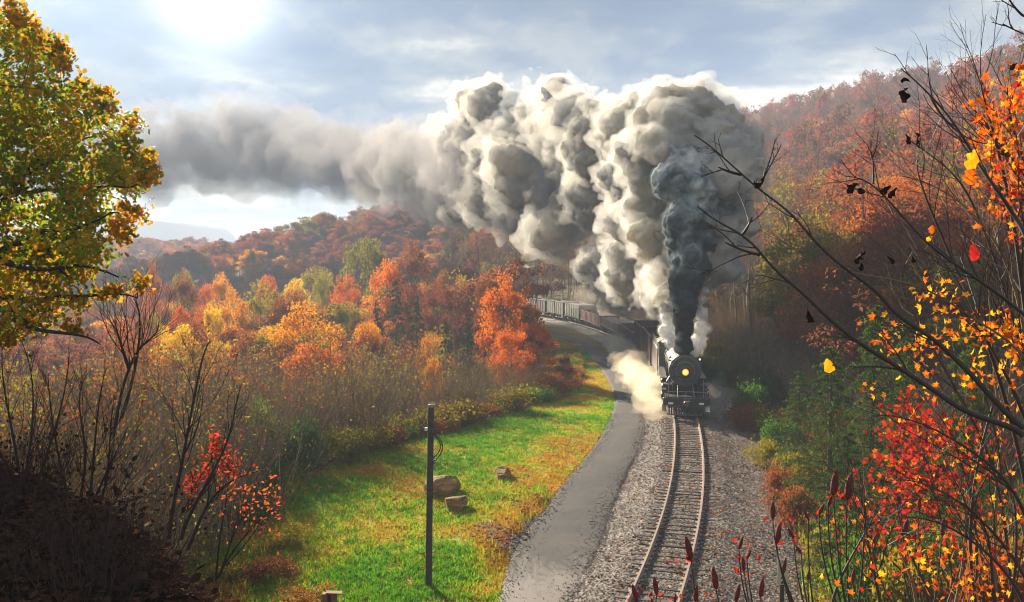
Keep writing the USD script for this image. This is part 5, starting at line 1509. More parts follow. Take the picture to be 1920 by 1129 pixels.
# dead leaves on the mound
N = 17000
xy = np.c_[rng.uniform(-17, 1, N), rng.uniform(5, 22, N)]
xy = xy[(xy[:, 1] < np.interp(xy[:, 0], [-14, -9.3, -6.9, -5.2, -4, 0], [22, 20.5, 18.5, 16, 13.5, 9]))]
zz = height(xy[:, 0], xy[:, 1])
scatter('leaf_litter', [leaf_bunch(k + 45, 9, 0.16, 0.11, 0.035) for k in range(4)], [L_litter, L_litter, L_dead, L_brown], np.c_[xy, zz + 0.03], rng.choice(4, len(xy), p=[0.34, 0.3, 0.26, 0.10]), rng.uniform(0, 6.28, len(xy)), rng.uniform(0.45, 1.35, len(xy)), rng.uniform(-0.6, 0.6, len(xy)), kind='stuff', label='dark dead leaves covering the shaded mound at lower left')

# ---------------------------------------------------------------- pole, stones, posts
pole_wood = plain('pole_wood', (0.045, 0.042, 0.038), 0.85, spec=0.2, var=0.4, scale=4, bump=0.4)
rubber = plain('cable_black', (0.02, 0.022, 0.025), 0.5)
p0, p1 = at(803, 1084, 29.0), at(808, 760, 29.0)
p0[2] = ground(p0[0], p0[1]) - 0.3
o = p0.copy()
pole = thing('utility_pole', o, label='weathered wooden pole with a coil of cable standing on the lawn', cat='pole')
q = p1 - o
obj('pole', tube([q * t for t in np.linspace(0, 1, 8)], 0.115 - 0.015 * np.linspace(0, 1, 8), 14, True), pole_wood, pole, 40)
obj('pole_cap', [shift(lathe([(0.0001, 0.05), (0.108, 0.03), (0.112, -0.06)], 14), q)], steel_bar, pole, 40)
for j, (z0, z1, bulge) in enumerate(((0.93, 1.86, 0.34), (0.98, 1.72, 0.27))):
    t = np.linspace(0, 1, 18)
    c = np.stack([q[0] * (1 - 0.2) + 0.10 + bulge * np.sin(t * math.pi) ** 0.8 * (1 - 0.2 * t), q[1] * 0.8 - 0.06 - 0.04 * j + 0 * t, q[2] - z0 - (z1 - z0) * t], 1)
    obj('cable', tube(c, 0.022, 6, True), rubber, pole, True)
obj('bracket', [box(q[0] * .86 - 0.19, q[0] * .86 - 0.09, -0.06, 0.06, q[2] - 0.84, q[2] - 0.74, 0.01)], white_paint, pole)
obj('cable_clamp', [box(q[0] * .8 + 0.08, q[0] * .8 + 0.16, -0.05, 0.05, q[2] - 1.12, q[2] - 1.02, 0.01), box(q[0] * .8 + 0.10, q[0] * .8 + 0.2, -0.1, 0.0, q[2] - 1.93, q[2] - 1.85, 0.01)], steel_bar, pole)

sandstone = M('sandstone', {
    'g': ('texture_coordinate', {}), 'mp': ('mapping', {'scale': (1, 1, 3.5)}), 'n': ('noise_texture', {'scale': 2.2, 'detail': 8.0, 'roughness': 0.65}), 'n2': ('noise_texture', {'scale': 14.0, 'detail': 5.0, 'roughness': 0.7}),
    'r': ('rgb_ramp', {'ramp': [(0.3, (0.07, 0.045, 0.022)), (0.5, (0.20, 0.125, 0.05)), (0.7, (0.34, 0.23, 0.10))]}), 'b': ('bump', {'strength': 0.9, 'distance': 0.06}), 'p': ('principled_bsdf', {'roughness': 0.9, 'specular_ior_level': 0.15})},
    [('g.object', 'mp.vector'), ('mp.vector', 'n.vector'), ('g.object', 'n2.vector'), ('n.fac', 'r.fac'), ('r.color', 'p.base_color'), ('n2.fac', 'b.height'), ('b.normal', 'p.normal')], surface='p.BSDF')


def boulder(seed, sx, sy, sz, blocky=0.6):
    r = np.random.default_rng(seed)
    m = trimesh.creation.box([2, 2, 2])
    for _ in range(5):
        m = m.subdivide()
    v = m.vertices / np.linalg.norm(m.vertices, axis=1, keepdims=True) * (1 - blocky) * 1.25 + m.vertices * blocky
    # flat breaks: clip against a few random planes
    for _ in range(9):
        n = r.normal(size=3)
        n /= np.linalg.norm(n)
        h = r.uniform(0.78, 1.0)
        d = v @ n - h
        v = v - np.maximum(d, 0)[:, None] * n
    v = v * [sx / 2, sy / 2, sz / 2]
    n = v / np.linalg.norm(v, axis=1, keepdims=True)
    bed = np.abs((v[:, 2] / sz * 5 + meshkit.noise(v * 2, seed)) % 1 - 0.5)
    v = v + n * ((meshkit.fbm(v * 3.2, 4, seed) - 0.5) * 0.16 * min(sx, sz) - (bed < 0.09) * 0.03)[:, None]
    return v + [0, 0, sz * 0.42], np.array(m.faces)


for u, v, d, sx, sy, sz, rz, lab in ((829, 912, 40.5, 1.65, 1.1, 0.95, 0.25, 'largest brown sandstone boulder with a sloping back behind the pole'), (853, 941, 38.0, 1.0, 0.8, 0.75, -0.1, 'small brown sandstone boulder in front of the largest boulder'), (942, 882, 43.6, 0.80, 1.3, 0.75, 0.05, 'square tan sandstone block alone on the lawn')):
    p = at(u, v, d)
    t = thing('boulder', (p[0], p[1] + 0.3, ground(p[0], p[1]) - 0.12), rz, label=lab, cat='boulder')
    obj('stone', boulder(int(u), sx, sy, sz, 0.75 if u > 900 else 0.6), sandstone, t, 35)

sign_paint = plain('sign_grey_paint', (0.30, 0.31, 0.25), 0.7, var=0.2, scale=4)
black_paint = plain('letter_black', (0.015, 0.015, 0.015), 0.7)
p = at(1466, 1096, 25.2)
g = ground(p[0], p[1])
ms = thing('milepost', (p[0], p[1], g - 0.2), label='grey railway milepost with black numerals 1 7 2 among the sumac', cat='milepost')
zt = at(1466, 1048, 25.2)[2] - g + 0.2
obj('post', [box(-0.06, 0.06, -0.04, 0.04, 0, zt - 0.1)], iron, ms)
obj('panel', [box(-0.16, 0.16, -0.062, -0.042, zt - 0.74, zt, 0.005)], sign_paint, ms)
for k, ch in enumerate('172'):
    m = meshkit.text_mesh(ch, 0.19, 0.004, True)
    v = np.array(m.vertices)
    v = np.stack([v[:, 0] - v[:, 0].mean() + 0.02, -0.064 - v[:, 2], v[:, 1]], 1)
    obj('numeral', (v + [0, 0, zt - 0.225 - 0.235 * k], np.array(m.faces)[:, ::-1]), black_paint, ms)
p = at(618, 1112, 24.0)
g = ground(p[0], p[1])
wp = thing('wooden_post', (p[0], p[1], g - 0.3), 0.05, label='short brown wooden post with a dark slot at the bottom edge', cat='post')
zt = p[2] - g + 0.3
wood_brown = plain('wood_brown', (0.13, 0.075, 0.035), 0.85, var=0.3, scale=5, bump=0.3)
obj('board', [box(-0.195, -0.055, -0.08, 0.08, 0, zt), ], wood_brown, wp)
obj('board', [box(0.045, 0.195, -0.08, 0.08, 0, zt)], wood_brown, wp)
obj('back_board', [box(-0.055, 0.045, 0.0, 0.08, 0, zt - 0.03)], iron, wp)
obj('cap_board', [roty(box(-0.22, 0.22, -0.10, 0.10, zt, zt + 0.03), 0.06)], wood_brown, wp)


# ---------------------------------------------------------------- leaves one can pick apart
def oak_leaf(r, L):
    t = np.array([(0, -0.5), (0.10, -0.32), (0.26, -0.22), (0.12, -0.12), (0.36, 0.02), (0.15, 0.12), (0.30, 0.26), (0.10, 0.32), (0, 0.52)])
    o = np.vstack([t, t[-2:0:-1] * [-1, 1]])
    c = r.uniform(-0.6, 0.9)
    z = c * (o[:, 0] ** 2) * 1.6 + r.uniform(-0.5, 0.5) * o[:, 1] ** 2
    v = np.vstack([np.c_[o, z], [[0, 0, -0.03]]]) * L
    n = len(o)
    return v, np.array([[n, k, (k + 1) % n] for k in range(n)])


def small_leaf(r, L):
    c = r.uniform(-0.3, 0.5)
    return np.array([(0, -0.5, 0), (0.3, -0.2, 0.12 * c), (0.16, -0.02, 0), (0.34, 0.2, 0.15 * c), (0, 0.52, 0), (-0.34, 0.2, 0.15 * c), (-0.16, -0.02, 0), (-0.3, -0.2, 0.12 * c)]) * L, np.array([(0, 1, 2), (0, 2, 6), (0, 6, 7), (2, 3, 4), (2, 4, 6), (6, 4, 5)])


def maple_leaf(r, L, curl=0.5):
    an = [0, 14, 26, 40, 54, 66, 84, 98, 110, 130, 150]
    ra = [1.0, 0.62, 0.72, 0.42, 0.80, 0.95, 0.50, 0.44, 0.68, 0.36, 0.28]
    P = [(ra[k] * math.sin(math.radians(a)), ra[k] * math.cos(math.radians(a))) for k, a in enumerate(an)]
    o = np.array([(-x, y) for x, y in P[:0:-1]] + P + [(0, -0.12)])
    c, e = r.uniform(-0.3, 0.8) * curl, r.uniform(-0.4, 0.6) * curl
    z = c * (np.abs(o[:, 0]) ** 1.5) + e * o[:, 1] ** 2
    v = np.vstack([np.c_[o, z], [[0, 0.05, -0.03]]]) * L * 0.55
    n = len(o)
    return v, np.array([[n, k, (k + 1) % n] for k in range(n)])


def oval_leaf(r, L, curl=0.6, fold=0.5):
    t = np.linspace(0, 1, 7)
    tw = r.normal(0, 0.5) * curl
    w = r.uniform(0.22, 0.34) * np.sin(t * math.pi) ** 0.75
    v, f = [], []
    c = r.uniform(0.3, 1.0) * curl
    for k, (a, b) in enumerate(zip(t, w)):
        y, z = a - 0.5, c * (a - 0.4) ** 2
        b1, b2 = b * r.uniform(0.75, 1.2), b * r.uniform(0.75, 1.2)
        ca, sa = math.cos(tw * (a - 0.5) * 3), math.sin(tw * (a - 0.5) * 3)
        v += [(-b1 * ca, y, z + b1 * fold - b1 * sa), (0, y, z), (b2 * ca, y, z + b2 * fold + b2 * sa)]
    for k in range(6):
        q = 3 * k
        f += [(q, q + 1, q + 4), (q, q + 4, q + 3), (q + 1, q + 2, q + 5), (q + 1, q + 5, q + 4)]
    return np.array(v) * L, np.array(f)


def crumpled_leaf(r, L, curl=1.0):
    """A dry leaf rolled along its midrib, buckled and ragged at the rim."""
    a, b = np.meshgrid(np.linspace(-1, 1, 7), np.linspace(0, 1, 11), indexing='ij')
    a, b = a.ravel(), b.ravel()
    w = 0.30 * np.sin(np.clip(b, 0, 1) * math.pi) ** 0.6 * (1.1 - 0.4 * b) * (1 + 0.22 * r.normal(size=len(b)) * (np.abs(a) > 0.9))
    roll = a * 1.5 * curl * (0.5 + b)
    x, z = w * np.sin(roll) / np.maximum(1.5 * curl * (0.5 + b), 0.2) * 1.2, w * (1 - np.cos(roll)) * 0.9
    y = b - 0.5
    p = np.c_[x, y, z]
    s = r.uniform(0, 50)
    p = p + (np.stack([meshkit.noise(p * 5 + s + 9 * k, 3) for k in range(3)], 1) - 0.5) * 0.16 * curl
    p[:, 2] += curl * 0.9 * (b - 0.3) ** 2 * r.choice([-1, 1])
    tw = r.normal(0, 0.9) * curl * (b - 0.3)
    q = np.c_[p[:, 0] * np.cos(tw) - p[:, 2] * np.sin(tw), p[:, 1], p[:, 0] * np.sin(tw) + p[:, 2] * np.cos(tw)] * L
    i, j = np.meshgrid(np.arange(6), np.arange(10), indexing='ij')
    k = (i * 11 + j).ravel()
    return q, np.vstack([np.stack([k, k + 11, k + 12], 1), np.stack([k, k + 12, k + 1], 1)])


def spin(m, r, face=None):
    """A random turn, by choice with the leaf's blade hanging."""
    q = r.normal(size=4)
    if face is not None:
        q = np.array(face) + r.normal(0, 0.25, 4)
    q /= np.linalg.norm(q)
    w, x, y, z = q
    R = np.array([[1 - 2 * (y * y + z * z), 2 * (x * y - z * w), 2 * (x * z + y * w)], [2 * (x * y + z * w), 1 - 2 * (x * x + z * z), 2 * (y * z - x * w)], [2 * (x * z - y * w), 2 * (y * z + x * w), 1 - 2 * (x * x + y * y)]])
    return m[0] @ R.T, m[1]


def leaves_on(parent, items, mats, name='leaf', most=300, rest_name='foliage'):
    """items: (mesh, material index); the biggest become parts one by one, the rest one part."""
    for m, k in items[:most]:
        obj(name, m, mats[k], parent)
    for k in range(len(mats)):
        rest = [m for m, j in items[most:] if j == k]
        if rest:
            obj(rest_name, rest, mats[k], parent, kind='stuff')


# ---------------------------------------------------------------- the oak at the left
rng = np.random.default_rng(71)
OAK = Polygon([(-260, -120), (-20, -70), (40, 10), (62, 55), (105, 70), (128, 105), (122, 150), (190, 168), (235, 205), (252, 240), (270, 285), (288, 315), (280, 362), (262, 400), (240, 418), (228, 462), (232, 500), (262, 515), (288, 545), (272, 572), (215, 566), (150, 575), (110, 585), (160, 612), (182, 640), (120, 632), (60, 625), (20, 640), (-60, 660), (-260, 600)])
HOLES = [(182, 258, 16), (160, 385, 12), (95, 232, 9), (205, 410, 14), (215, 480, 16), (70, 340, 10), (150, 200, 8), (60, 118, 8), (120, 300, 7), (30, 240, 8), (110, 590, 12), (190, 330, 7), (40, 440, 8), (230, 330, 7)]
trunk_o = at(-190, 700, 21.0)
trunk_o[2] = ground(trunk_o[0], trunk_o[1]) - 0.3
oak = thing('oak_tree', trunk_o, label='large green and golden oak whose crown fills the left edge', cat='tree')
oak_o = trunk_o
LIMBS = [[(-190, 640, 21), (-110, 600, 20.6), (-30, 560, 20.2), (60, 557, 20), (130, 560, 19.7), (200, 556, 19.4), (255, 566, 19.2)],
         [(-190, 650, 21), (-100, 600, 20), (0, 580, 19.4), (60, 608, 19), (130, 620, 18.8), (185, 642, 18.6)],
         [(-190, 560, 21), (-120, 470, 21), (-40, 400, 20.6), (20, 350, 20.4), (60, 325, 20.2), (95, 305, 20)],
         [(-40, 400, 20.6), (40, 360, 20), (80, 352, 19.8), (140, 352, 19.6), (215, 356, 19.2), (262, 340, 19)],
         [(-190, 500, 21), (-110, 380, 21), (-50, 290, 21.2), (10, 245, 21.2), (60, 238, 21.2), (95, 212, 21.2), (150, 185, 21.2)],
         [(-190, 420, 21), (-120, 280, 21.4), (-60, 180, 21.6), (0, 120, 21.8), (60, 85, 21.8)],
         [(-190, 600, 21), (-100, 500, 20), (-20, 480, 19.2), (60, 510, 18.8), (140, 500, 18.6), (220, 520, 18.4)],
         [(-190, 400, 21), (-180, 250, 21), (-150, 100, 21), (-100, -20, 21)],
         [(60, 325, 20.2), (110, 290, 20.4), (165, 300, 20.5), (240, 290, 20.6)],
         [(10, 245, 21.2), (70, 250, 21.6), (130, 262, 21.8), (205, 240, 22)],
         [(-20, 480, 19.2), (50, 440, 18.8), (120, 430, 18.6), (200, 400, 18.4)]]
wood, lp_, lr_ = [], [], []
zs = np.linspace(0, 1, 8)
tk = np.stack([trunk_o + (at(-185, 200, 21.0) - trunk_o) * t + [0.15 * math.sin(t * 5), 0, 0] for t in zs])
obj('trunk', shift(tube(tk, 0.36 - 0.26 * zs, 12), -oak_o), bark_dark, oak, 50)
for k, L in enumerate(LIMBS):
    pts = np.array([at(*q) for q in L])
    cs_ = CubicSpline(np.arange(len(pts)), pts)
    tq = np.linspace(0, len(pts) - 1, 22)
    c = cs_(tq) + (np.stack([meshkit.noise(np.c_[tq * 1.3, np.full(22, k + 3.3), np.full(22, j)], j) for j in range(3)], 1) - 0.5) * 0.22
    rr = np.linspace(0.105 if k in (0, 1, 2, 4, 5, 6, 7) else 0.06, 0.016, 22)
    obj('limb', shift(tube(c, rr, 7), -oak_o), bark_dark, oak, 50)
    lp_.append(c), lr_.append(rr)
lp_ = np.vstack(lp_)
lt = cKDTree(lp_)
cl = []
while len(cl) < 430:
    u, v = rng.uniform(-260, 295), rng.uniform(-120, 660)
    if not OAK.contains(Point(u, v)):
        continue
    if any((u - a) ** 2 + (v - b) ** 2 < (c * 1.5) ** 2 for a, b, c in HOLES):
        continue
    cl.append((u, v, rng.normal(20.3, 1.7)))
twigs, items = [], []
edge_ = OAK.exterior
cl.sort(key=lambda q: lt.query(at(*q))[0])
nodes = lp_
for u, v, d in cl:
    c = at(u, v, d)
    j = int(np.argmin(((nodes - c) ** 2).sum(1)))
    w_ = 0.019 if j < len(lp_) else 0.011
    m = (c + nodes[j]) / 2 + rng.normal(0, 0.10, 3) * np.linalg.norm(c - nodes[j])
    twigs.append(tube([nodes[j], m, c], [w_, w_ * 0.7, 0.006], 3))
    nodes = np.vstack([nodes, m[None], c[None]])
    near = edge_.distance(Point(u, v)) < 22
    n = 92 if u > -20 else 26
    rad = 0.20 if near else 0.36
    for _ in range(n):
        w = c + rng.normal(0, rad * 0.62, 3) * [1, 1, 0.8]
        items.append((shift(spin((oak_leaf if d < 19.2 and u > -20 else small_leaf)(rng, 0.145 * rng.uniform(0.7, 1.25)), rng), w - oak_o), int(rng.random() < (0.72 if near and u > 0 else 0.5 if v > 480 else 0.22)), d if u > 0 else 99))
for t in twigs[:300]:
    obj('twig', shift(t, -oak_o), bark_dark, oak)
obj('twigs', [shift(t, -oak_o) for t in twigs[300:]], bark_dark, oak, kind='stuff')
items.sort(key=lambda q: q[2])
leaves_on(oak, [(a, b) for a, b, _ in items], [L_oak, L_oak_rust])

# ---------------------------------------------------------------- young trees and brush on the left slope
def stems_from(px, d, r0, r1, seed, twig=6, L=0.8, lev=(3, 3), spread=0.55, parent=None, mat=bark_dark, o=None, up=0.08):
    """A stem through measured points, with twigs grown from its upper two thirds."""
    r = np.random.default_rng(seed)
    pts = np.array([at(*(q if len(q) == 3 else (*q, d))) for q in px])
    cs_ = CubicSpline(np.arange(len(pts)), pts)
    tq = np.linspace(0, len(pts) - 1, 6 * len(pts))
    c = cs_(tq)
    out, tips = [tube(c, np.linspace(r0, r1, len(c)), 6)], [c[-1]]
    whole = out
    for k in range(twig):
        f = r.uniform(0.25, 0.98)
        j = int(f * (len(c) - 1))
        t = c[min(j + 1, len(c) - 1)] - c[max(j - 1, 0)]
        t /= np.linalg.norm(t)
        a = r.normal(size=3)
        a -= a @ t * t
        a /= np.linalg.norm(a)
        out = []
        grow(r, c[j], t * math.cos(spread) + a * math.sin(spread) + [0, 0, up], L * (1.15 - 0.6 * f) * r.uniform(0.6, 1.3), max((r0 + (r1 - r0) * f) * 0.5, 0.004), 1, out, tips, up, 0.22, (0,) + tuple(lev), 0.6, 0.6, (4, 3, 3, 3))
        whole.append(join(out))
    return whole, tips, c


def sapling(name, lines, d, seed, label, cat='sapling', r0=0.035, r1=0.008, twig=9, L=1.1, lev=(3, 3), mat=bark_dark, leaves=None, spread=0.5, group=None, up=0.08):
    o = at(*(lines[0][0][:2]), d)
    t = thing(name, o, label=label, cat=cat, group=group)
    tips_ = []
    for k, ln in enumerate(lines):
        w, tp_, c = stems_from(ln, d, r0, r1, seed + k, twig, L, lev, spread, up=up)
        obj('stem', shift(w[0], -o), mat, t, 60)
        for x in w[1:]:
            obj('twig', shift(x, -o), mat, t)
        tips_ += tp_
    return t, np.array(tips_), o


rng = np.random.default_rng(81)
sapling('bare_sapling', [[(317, 1010), (328, 933), (348, 832), (373, 701), (398, 640)]], 17.5, 301, 'tallest bare sapling leaning right over the rough ground left of the lawn', r0=0.045, r1=0.010, twig=12, L=1.6)
sapling('bare_sapling', [[(340, 1012), (373, 933), (418, 847), (438, 782), (453, 720)]], 17.0, 302, 'dark bare sapling leaning right beside the tallest sapling', r0=0.04, twig=10, L=1.2)
sapling('bare_sapling', [[(352, 1030), (380, 965), (420, 912), (500, 880)]], 16.0, 303, 'low dark stem bending right from the foot of the leaning saplings', r0=0.035, twig=8, L=0.9)
sapling('bare_sapling', [[(150, 1000), (152, 930), (160, 850), (150, 770), (165, 700)], [(158, 1000), (180, 930), (212, 860), (240, 800)], [(155, 1000), (172, 900), (182, 787), (200, 690)], [(160, 1000), (196, 915), (206, 830), (215, 740)], [(148, 1000), (120, 900), (100, 800), (90, 700)], [(162, 1002), (205, 950), (255, 930)]], 15.5, 310, 'dark clump of bare stems rising from the leafy mound', 'shrub', r0=0.032, r1=0.006, twig=9, L=1.3, lev=(4, 3))
sapling('bare_sapling', [[(45, 960), (50, 880), (62, 760), (40, 640)], [(40, 960), (30, 850), (10, 740), (5, 650)], [(50, 960), (85, 860), (115, 760), (130, 660)]], 15.0, 320, 'bare dark shrub at the left end of the mound', 'shrub', r0=0.03, r1=0.006, twig=9, L=1.2, lev=(4, 3))
sapling('bare_sapling', [[(205, 900), (242, 691), (282, 635), (298, 588)], [(225, 790), (255, 680), (262, 600), (250, 560)], [(242, 691), (225, 640), (215, 600)]], 22.0, 330, 'tall bare sapling reaching up beside the oak crown', r0=0.045, r1=0.008, twig=12, L=1.5)
sapling('bare_sapling', [[(405, 1090), (414, 1000), (425, 930), (430, 860)], [(412, 1080), (440, 1000), (470, 940)], [(408, 1085), (455, 1010), (505, 960), (545, 930)]], 16.5, 340, 'thin dark stems under the pinkish leaves left of the lawn', 'shrub', r0=0.02, r1=0.005, twig=6, L=0.7)
t, tips, o = sapling('red_leaf_sapling', [[(345, 960), (372, 900), (398, 860), (412, 812)], [(352, 955), (360, 910), (365, 880)], [(350, 960), (400, 905), (432, 870)]], 19.5, 350, 'small sapling with bright crimson leaves left of the lawn', r0=0.018, r1=0.005, twig=8, L=0.6)
it = []
for k in range(420):
    u, v = rng.choice([402, 415, 385, 430, 360, 352], p=[.25, .25, .2, .15, .1, .05]) + rng.normal(0, 12), 0
    v = rng.normal({402: 835, 415: 865, 385: 880, 430: 872, 360: 905, 352: 915}[int(round(min((402, 415, 385, 430, 360, 352), key=lambda q: abs(q - u))))], 16)
    it.append((shift(spin(oval_leaf(rng, rng.uniform(0.07, 0.13)), rng), at(u, v, 19.5 + rng.normal(0, 0.25)) - o), 0))
leaves_on(t, it, [L_red], most=120)
t, tips, o = sapling('pink_leaf_sapling', [[(420, 1060), (440, 990), (462, 920)], [(425, 1060), (475, 1000), (505, 950)]], 16.0, 360, 'low sapling with scattered pink and orange leaves at the lawn corner', r0=0.014, r1=0.004, twig=7, L=0.5)
it = []
for k in range(220):
    u = rng.uniform(405, 525)
    v = 900 + (u - 465) * 0.5 + rng.normal(0, 38) + 30
    it.append((shift(spin(oval_leaf(rng, rng.uniform(0.05, 0.10)), rng), at(u, v, 16.0 + rng.normal(0, 0.4)) - o), rng.integers(2)))
L_pink = leafy('leaf_pink', [(0.35, 0.04, 0.02), (0.6, 0.12, 0.06), (0.7, 0.28, 0.16), (0.7, 0.42, 0.2)])
leaves_on(t, it, [L_pink, L_orange], most=120)
# tangled dark brush that stands on the mound itself
rm = np.random.default_rng(88)
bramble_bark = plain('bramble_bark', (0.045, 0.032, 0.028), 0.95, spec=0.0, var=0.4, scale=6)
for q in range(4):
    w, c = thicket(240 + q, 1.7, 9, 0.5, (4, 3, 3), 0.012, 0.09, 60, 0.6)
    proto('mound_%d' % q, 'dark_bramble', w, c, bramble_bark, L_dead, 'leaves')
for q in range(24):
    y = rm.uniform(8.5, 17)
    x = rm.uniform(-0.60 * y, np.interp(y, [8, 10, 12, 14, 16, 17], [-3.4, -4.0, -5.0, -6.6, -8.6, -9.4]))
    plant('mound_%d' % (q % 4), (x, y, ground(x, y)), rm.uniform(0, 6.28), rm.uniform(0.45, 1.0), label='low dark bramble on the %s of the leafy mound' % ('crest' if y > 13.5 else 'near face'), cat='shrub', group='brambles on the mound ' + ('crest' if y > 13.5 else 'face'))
# the dim dense brush behind the mound, and low leafy growth in front
k = 0
for u, d in [(10, 21), (45, 23), (80, 20.5), (115, 24), (150, 22), (185, 25), (215, 23), (240, 27), (265, 25), (300, 29), (30, 27), (95, 28), (170, 29), (335, 31), (380, 33), (425, 34), (470, 36), (510, 38), (250, 32), (140, 33), (60, 31), (290, 35), (345, 38), (400, 40)]:
    x = (u - 960) / FPX * d
    plant('thicket_%d' % (k % 5), (x, d, ground(x, d) - 0.1), k * 1.7, (0.62 if u > 220 else 0.9) + 0.25 * ((k * 7) % 5) / 5, label='dense dark bare shrub ' + ('right of the leafy mound' if u > 290 else 'just over the crest of the leafy mound' if d < 24.5 else 'behind the mound and below the oak crown'), cat='shrub', group='bare shrubs ' + ('right of the mound' if u > 290 else 'over the mound crest' if d < 24.5 else 'below the oak crown'))
    k += 1
for u, v, d, kk, lab in [(690, 1085, 24, 'bush_rust_0', 'rusty low bush on the bank left of the pole foot'), (560, 1010, 27, 'bush_rust_2', 'rust coloured low bush between the saplings and the lawn'), (760, 1085, 25, 'bush_olive_1', 'low olive bush just left of the pole foot'), (880, 1080, 25.5, 'bush_rust_3', 'rusty low bush right of the pole foot'), (470, 1090, 20, 'bush_olive_3', 'olive low bush at the bottom edge below the saplings'), (620, 1060, 23, 'bush_green_4', 'green low bush above the wooden post'), (330, 960, 24, 'bush_olive_0', 'yellowish low bush behind the leaning saplings'), (250, 930, 26, 'bush_rust_4', 'rust coloured low bush behind the mound'), (520, 930, 33, 'bush_olive_0', 'olive bush at the left corner of the lawn'), (500, 980, 30, 'bush_rust_1', 'rusty bush below the left corner of the lawn'), (540, 1040, 26, 'bush_olive_2', 'olive bush left of the rusty bush by the saplings'), (470, 900, 36, 'bush_green_0', 'green bush behind the pink-leaved sapling'), (420, 960, 30, 'bush_olive_4', 'olive bush behind the red-leaved sapling'), (590, 1085, 22, 'bush_rust_0', 'rusty bush left of the wooden post'), (400, 1040, 24, 'bush_green_1', 'green bush at the foot of the leaning saplings')]:
    x = (u - 960) / FPX * d
    plant(kk, (x, d, ground(x, d) - 0.1), u, (0.6, 0.6, 0.5), label=lab, cat='bush')
# ---------------------------------------------------------------- right foreground
rng = np.random.default_rng(91)
twig_dark = plain('twig_dark', (0.020, 0.015, 0.014), 0.6, spec=0.35, var=0.4, scale=20)
L_dark = leafy('leaf_withered', [(0.012, 0.008, 0.008), (0.03, 0.016, 0.014), (0.05, 0.025, 0.02), (0.09, 0.04, 0.025)], 0.1)
L_near_orange = leafy('leaf_near_orange', [(0.45, 0.07, 0.008), (0.68, 0.16, 0.008), (0.78, 0.28, 0.01), (0.8, 0.40, 0.02)], 0.5, 16.0)
L_near_gold = leafy('leaf_near_gold', [(0.68, 0.26, 0.008), (0.78, 0.38, 0.012), (0.8, 0.46, 0.02), (0.8, 0.52, 0.06)], 0.5, 16.0)
L_near_red = leafy('leaf_near_red', [(0.22, 0.012, 0.010), (0.50, 0.03, 0.012), (0.68, 0.07, 0.012), (0.75, 0.16, 0.015)], 0.5, 16.0)
HANG = (0.7, 0.7, 0.0, 0.0)


def branch(lines, seed, label, r0, r1, twig=8, L=0.5, dead=(), extra=(), name='tree_branch', lev=(2, 2), mat=twig_dark, group=None, up=0.06):
    o = at(*lines[0][0])
    t = thing(name, o, label=label, cat='branch', group=group)
    for k, ln in enumerate(lines):
        f = 1.0 if k == 0 else 0.55
        w, tp_, c = stems_from(ln, None, r0 * f, r1, seed + k, twig if k == 0 else 2, L, lev, 0.55, up=up)
        obj('stem', shift(w[0], -o), mat, t, 60)
        for x in w[1:]:
            obj('twig', shift(x, -o), mat, t)
    for u, v, d, Lf in dead:
        obj('withered_leaf', shift(spin(crumpled_leaf(rng, Lf * 0.95), rng, HANG), at(u, v, d) - o), L_dark, t)
    for u, v, d, Lf, mt, kind in extra:
        obj('leaf', shift(spin((lambda r, q: crumpled_leaf(r, q * 0.85, 0.45))(rng, Lf), rng, HANG), at(u, v, d) - o), mt, t)
    return t


branch([[(1920, 803, 4.6), (1875, 762, 4.65), (1829, 711, 4.7), (1784, 666, 4.75), (1734, 625, 4.8), (1683, 590, 4.85), (1647, 551, 4.9), (1602, 516, 4.95), (1558, 481, 5.0), (1518, 441, 5.05), (1478, 397, 5.1), (1424, 355, 5.15), (1359, 298, 5.2), (1302, 254, 5.25)],
        [(1420, 352, 5.15), (1430, 340, 5.15), (1434, 318, 5.15)], [(1390, 328, 5.2), (1362, 320, 5.2), (1347, 313, 5.2)]], 401, 'upper of the two long dark twigs reaching across the smoke', 0.017, 0.0035, 7, 0.26, [(1418, 345, 5.14, 0.075), (1424, 340, 5.15, 0.06)], up=-0.02)
branch([[(1920, 818, 4.3), (1875, 794, 4.35), (1814, 772, 4.4), (1764, 741, 4.45), (1708, 704, 4.5), (1643, 663, 4.55), (1602, 636, 4.6), (1552, 595, 4.65), (1508, 553, 4.7), (1454, 506, 4.75), (1419, 466, 4.8), (1384, 437, 4.85), (1349, 417, 4.9), (1307, 387, 4.95)],
        [(1392, 440, 4.85), (1402, 425, 4.85), (1410, 408, 4.85)], [(1425, 478, 4.8), (1395, 470, 4.8), (1360, 455, 4.8)]], 411, 'lower of the two long dark twigs reaching across the smoke', 0.017, 0.0035, 7, 0.26, up=-0.02, dead=[(1518, 596, 4.7, 0.085), (1608, 482, 4.8, 0.085), (1614, 500, 4.8, 0.05)])
branch([[(1960, 520, 4.4), (1920, 437, 4.45), (1900, 402, 4.5), (1870, 357, 4.5), (1841, 317, 4.55), (1821, 283, 4.6), (1796, 243, 4.6), (1766, 203, 4.65), (1726, 161, 4.7), (1689, 129, 4.75)],
        [(1745, 180, 4.7), (1765, 215, 4.7), (1800, 250, 4.7), (1850, 270, 4.7)]], 421, 'dark twig with withered leaves climbing towards the hilltop at right', 0.013, 0.003, 9, 0.35, [(1692, 178, 4.75, 0.10), (1697, 150, 4.75, 0.05), (1716, 270, 4.65, 0.09), (1703, 262, 4.65, 0.06), (1897, 126, 4.6, 0.05)],
       [(1822, 300, 4.55, 0.13, L_near_gold, 'o'), (1818, 332, 4.56, 0.12, L_near_orange, 'o')])
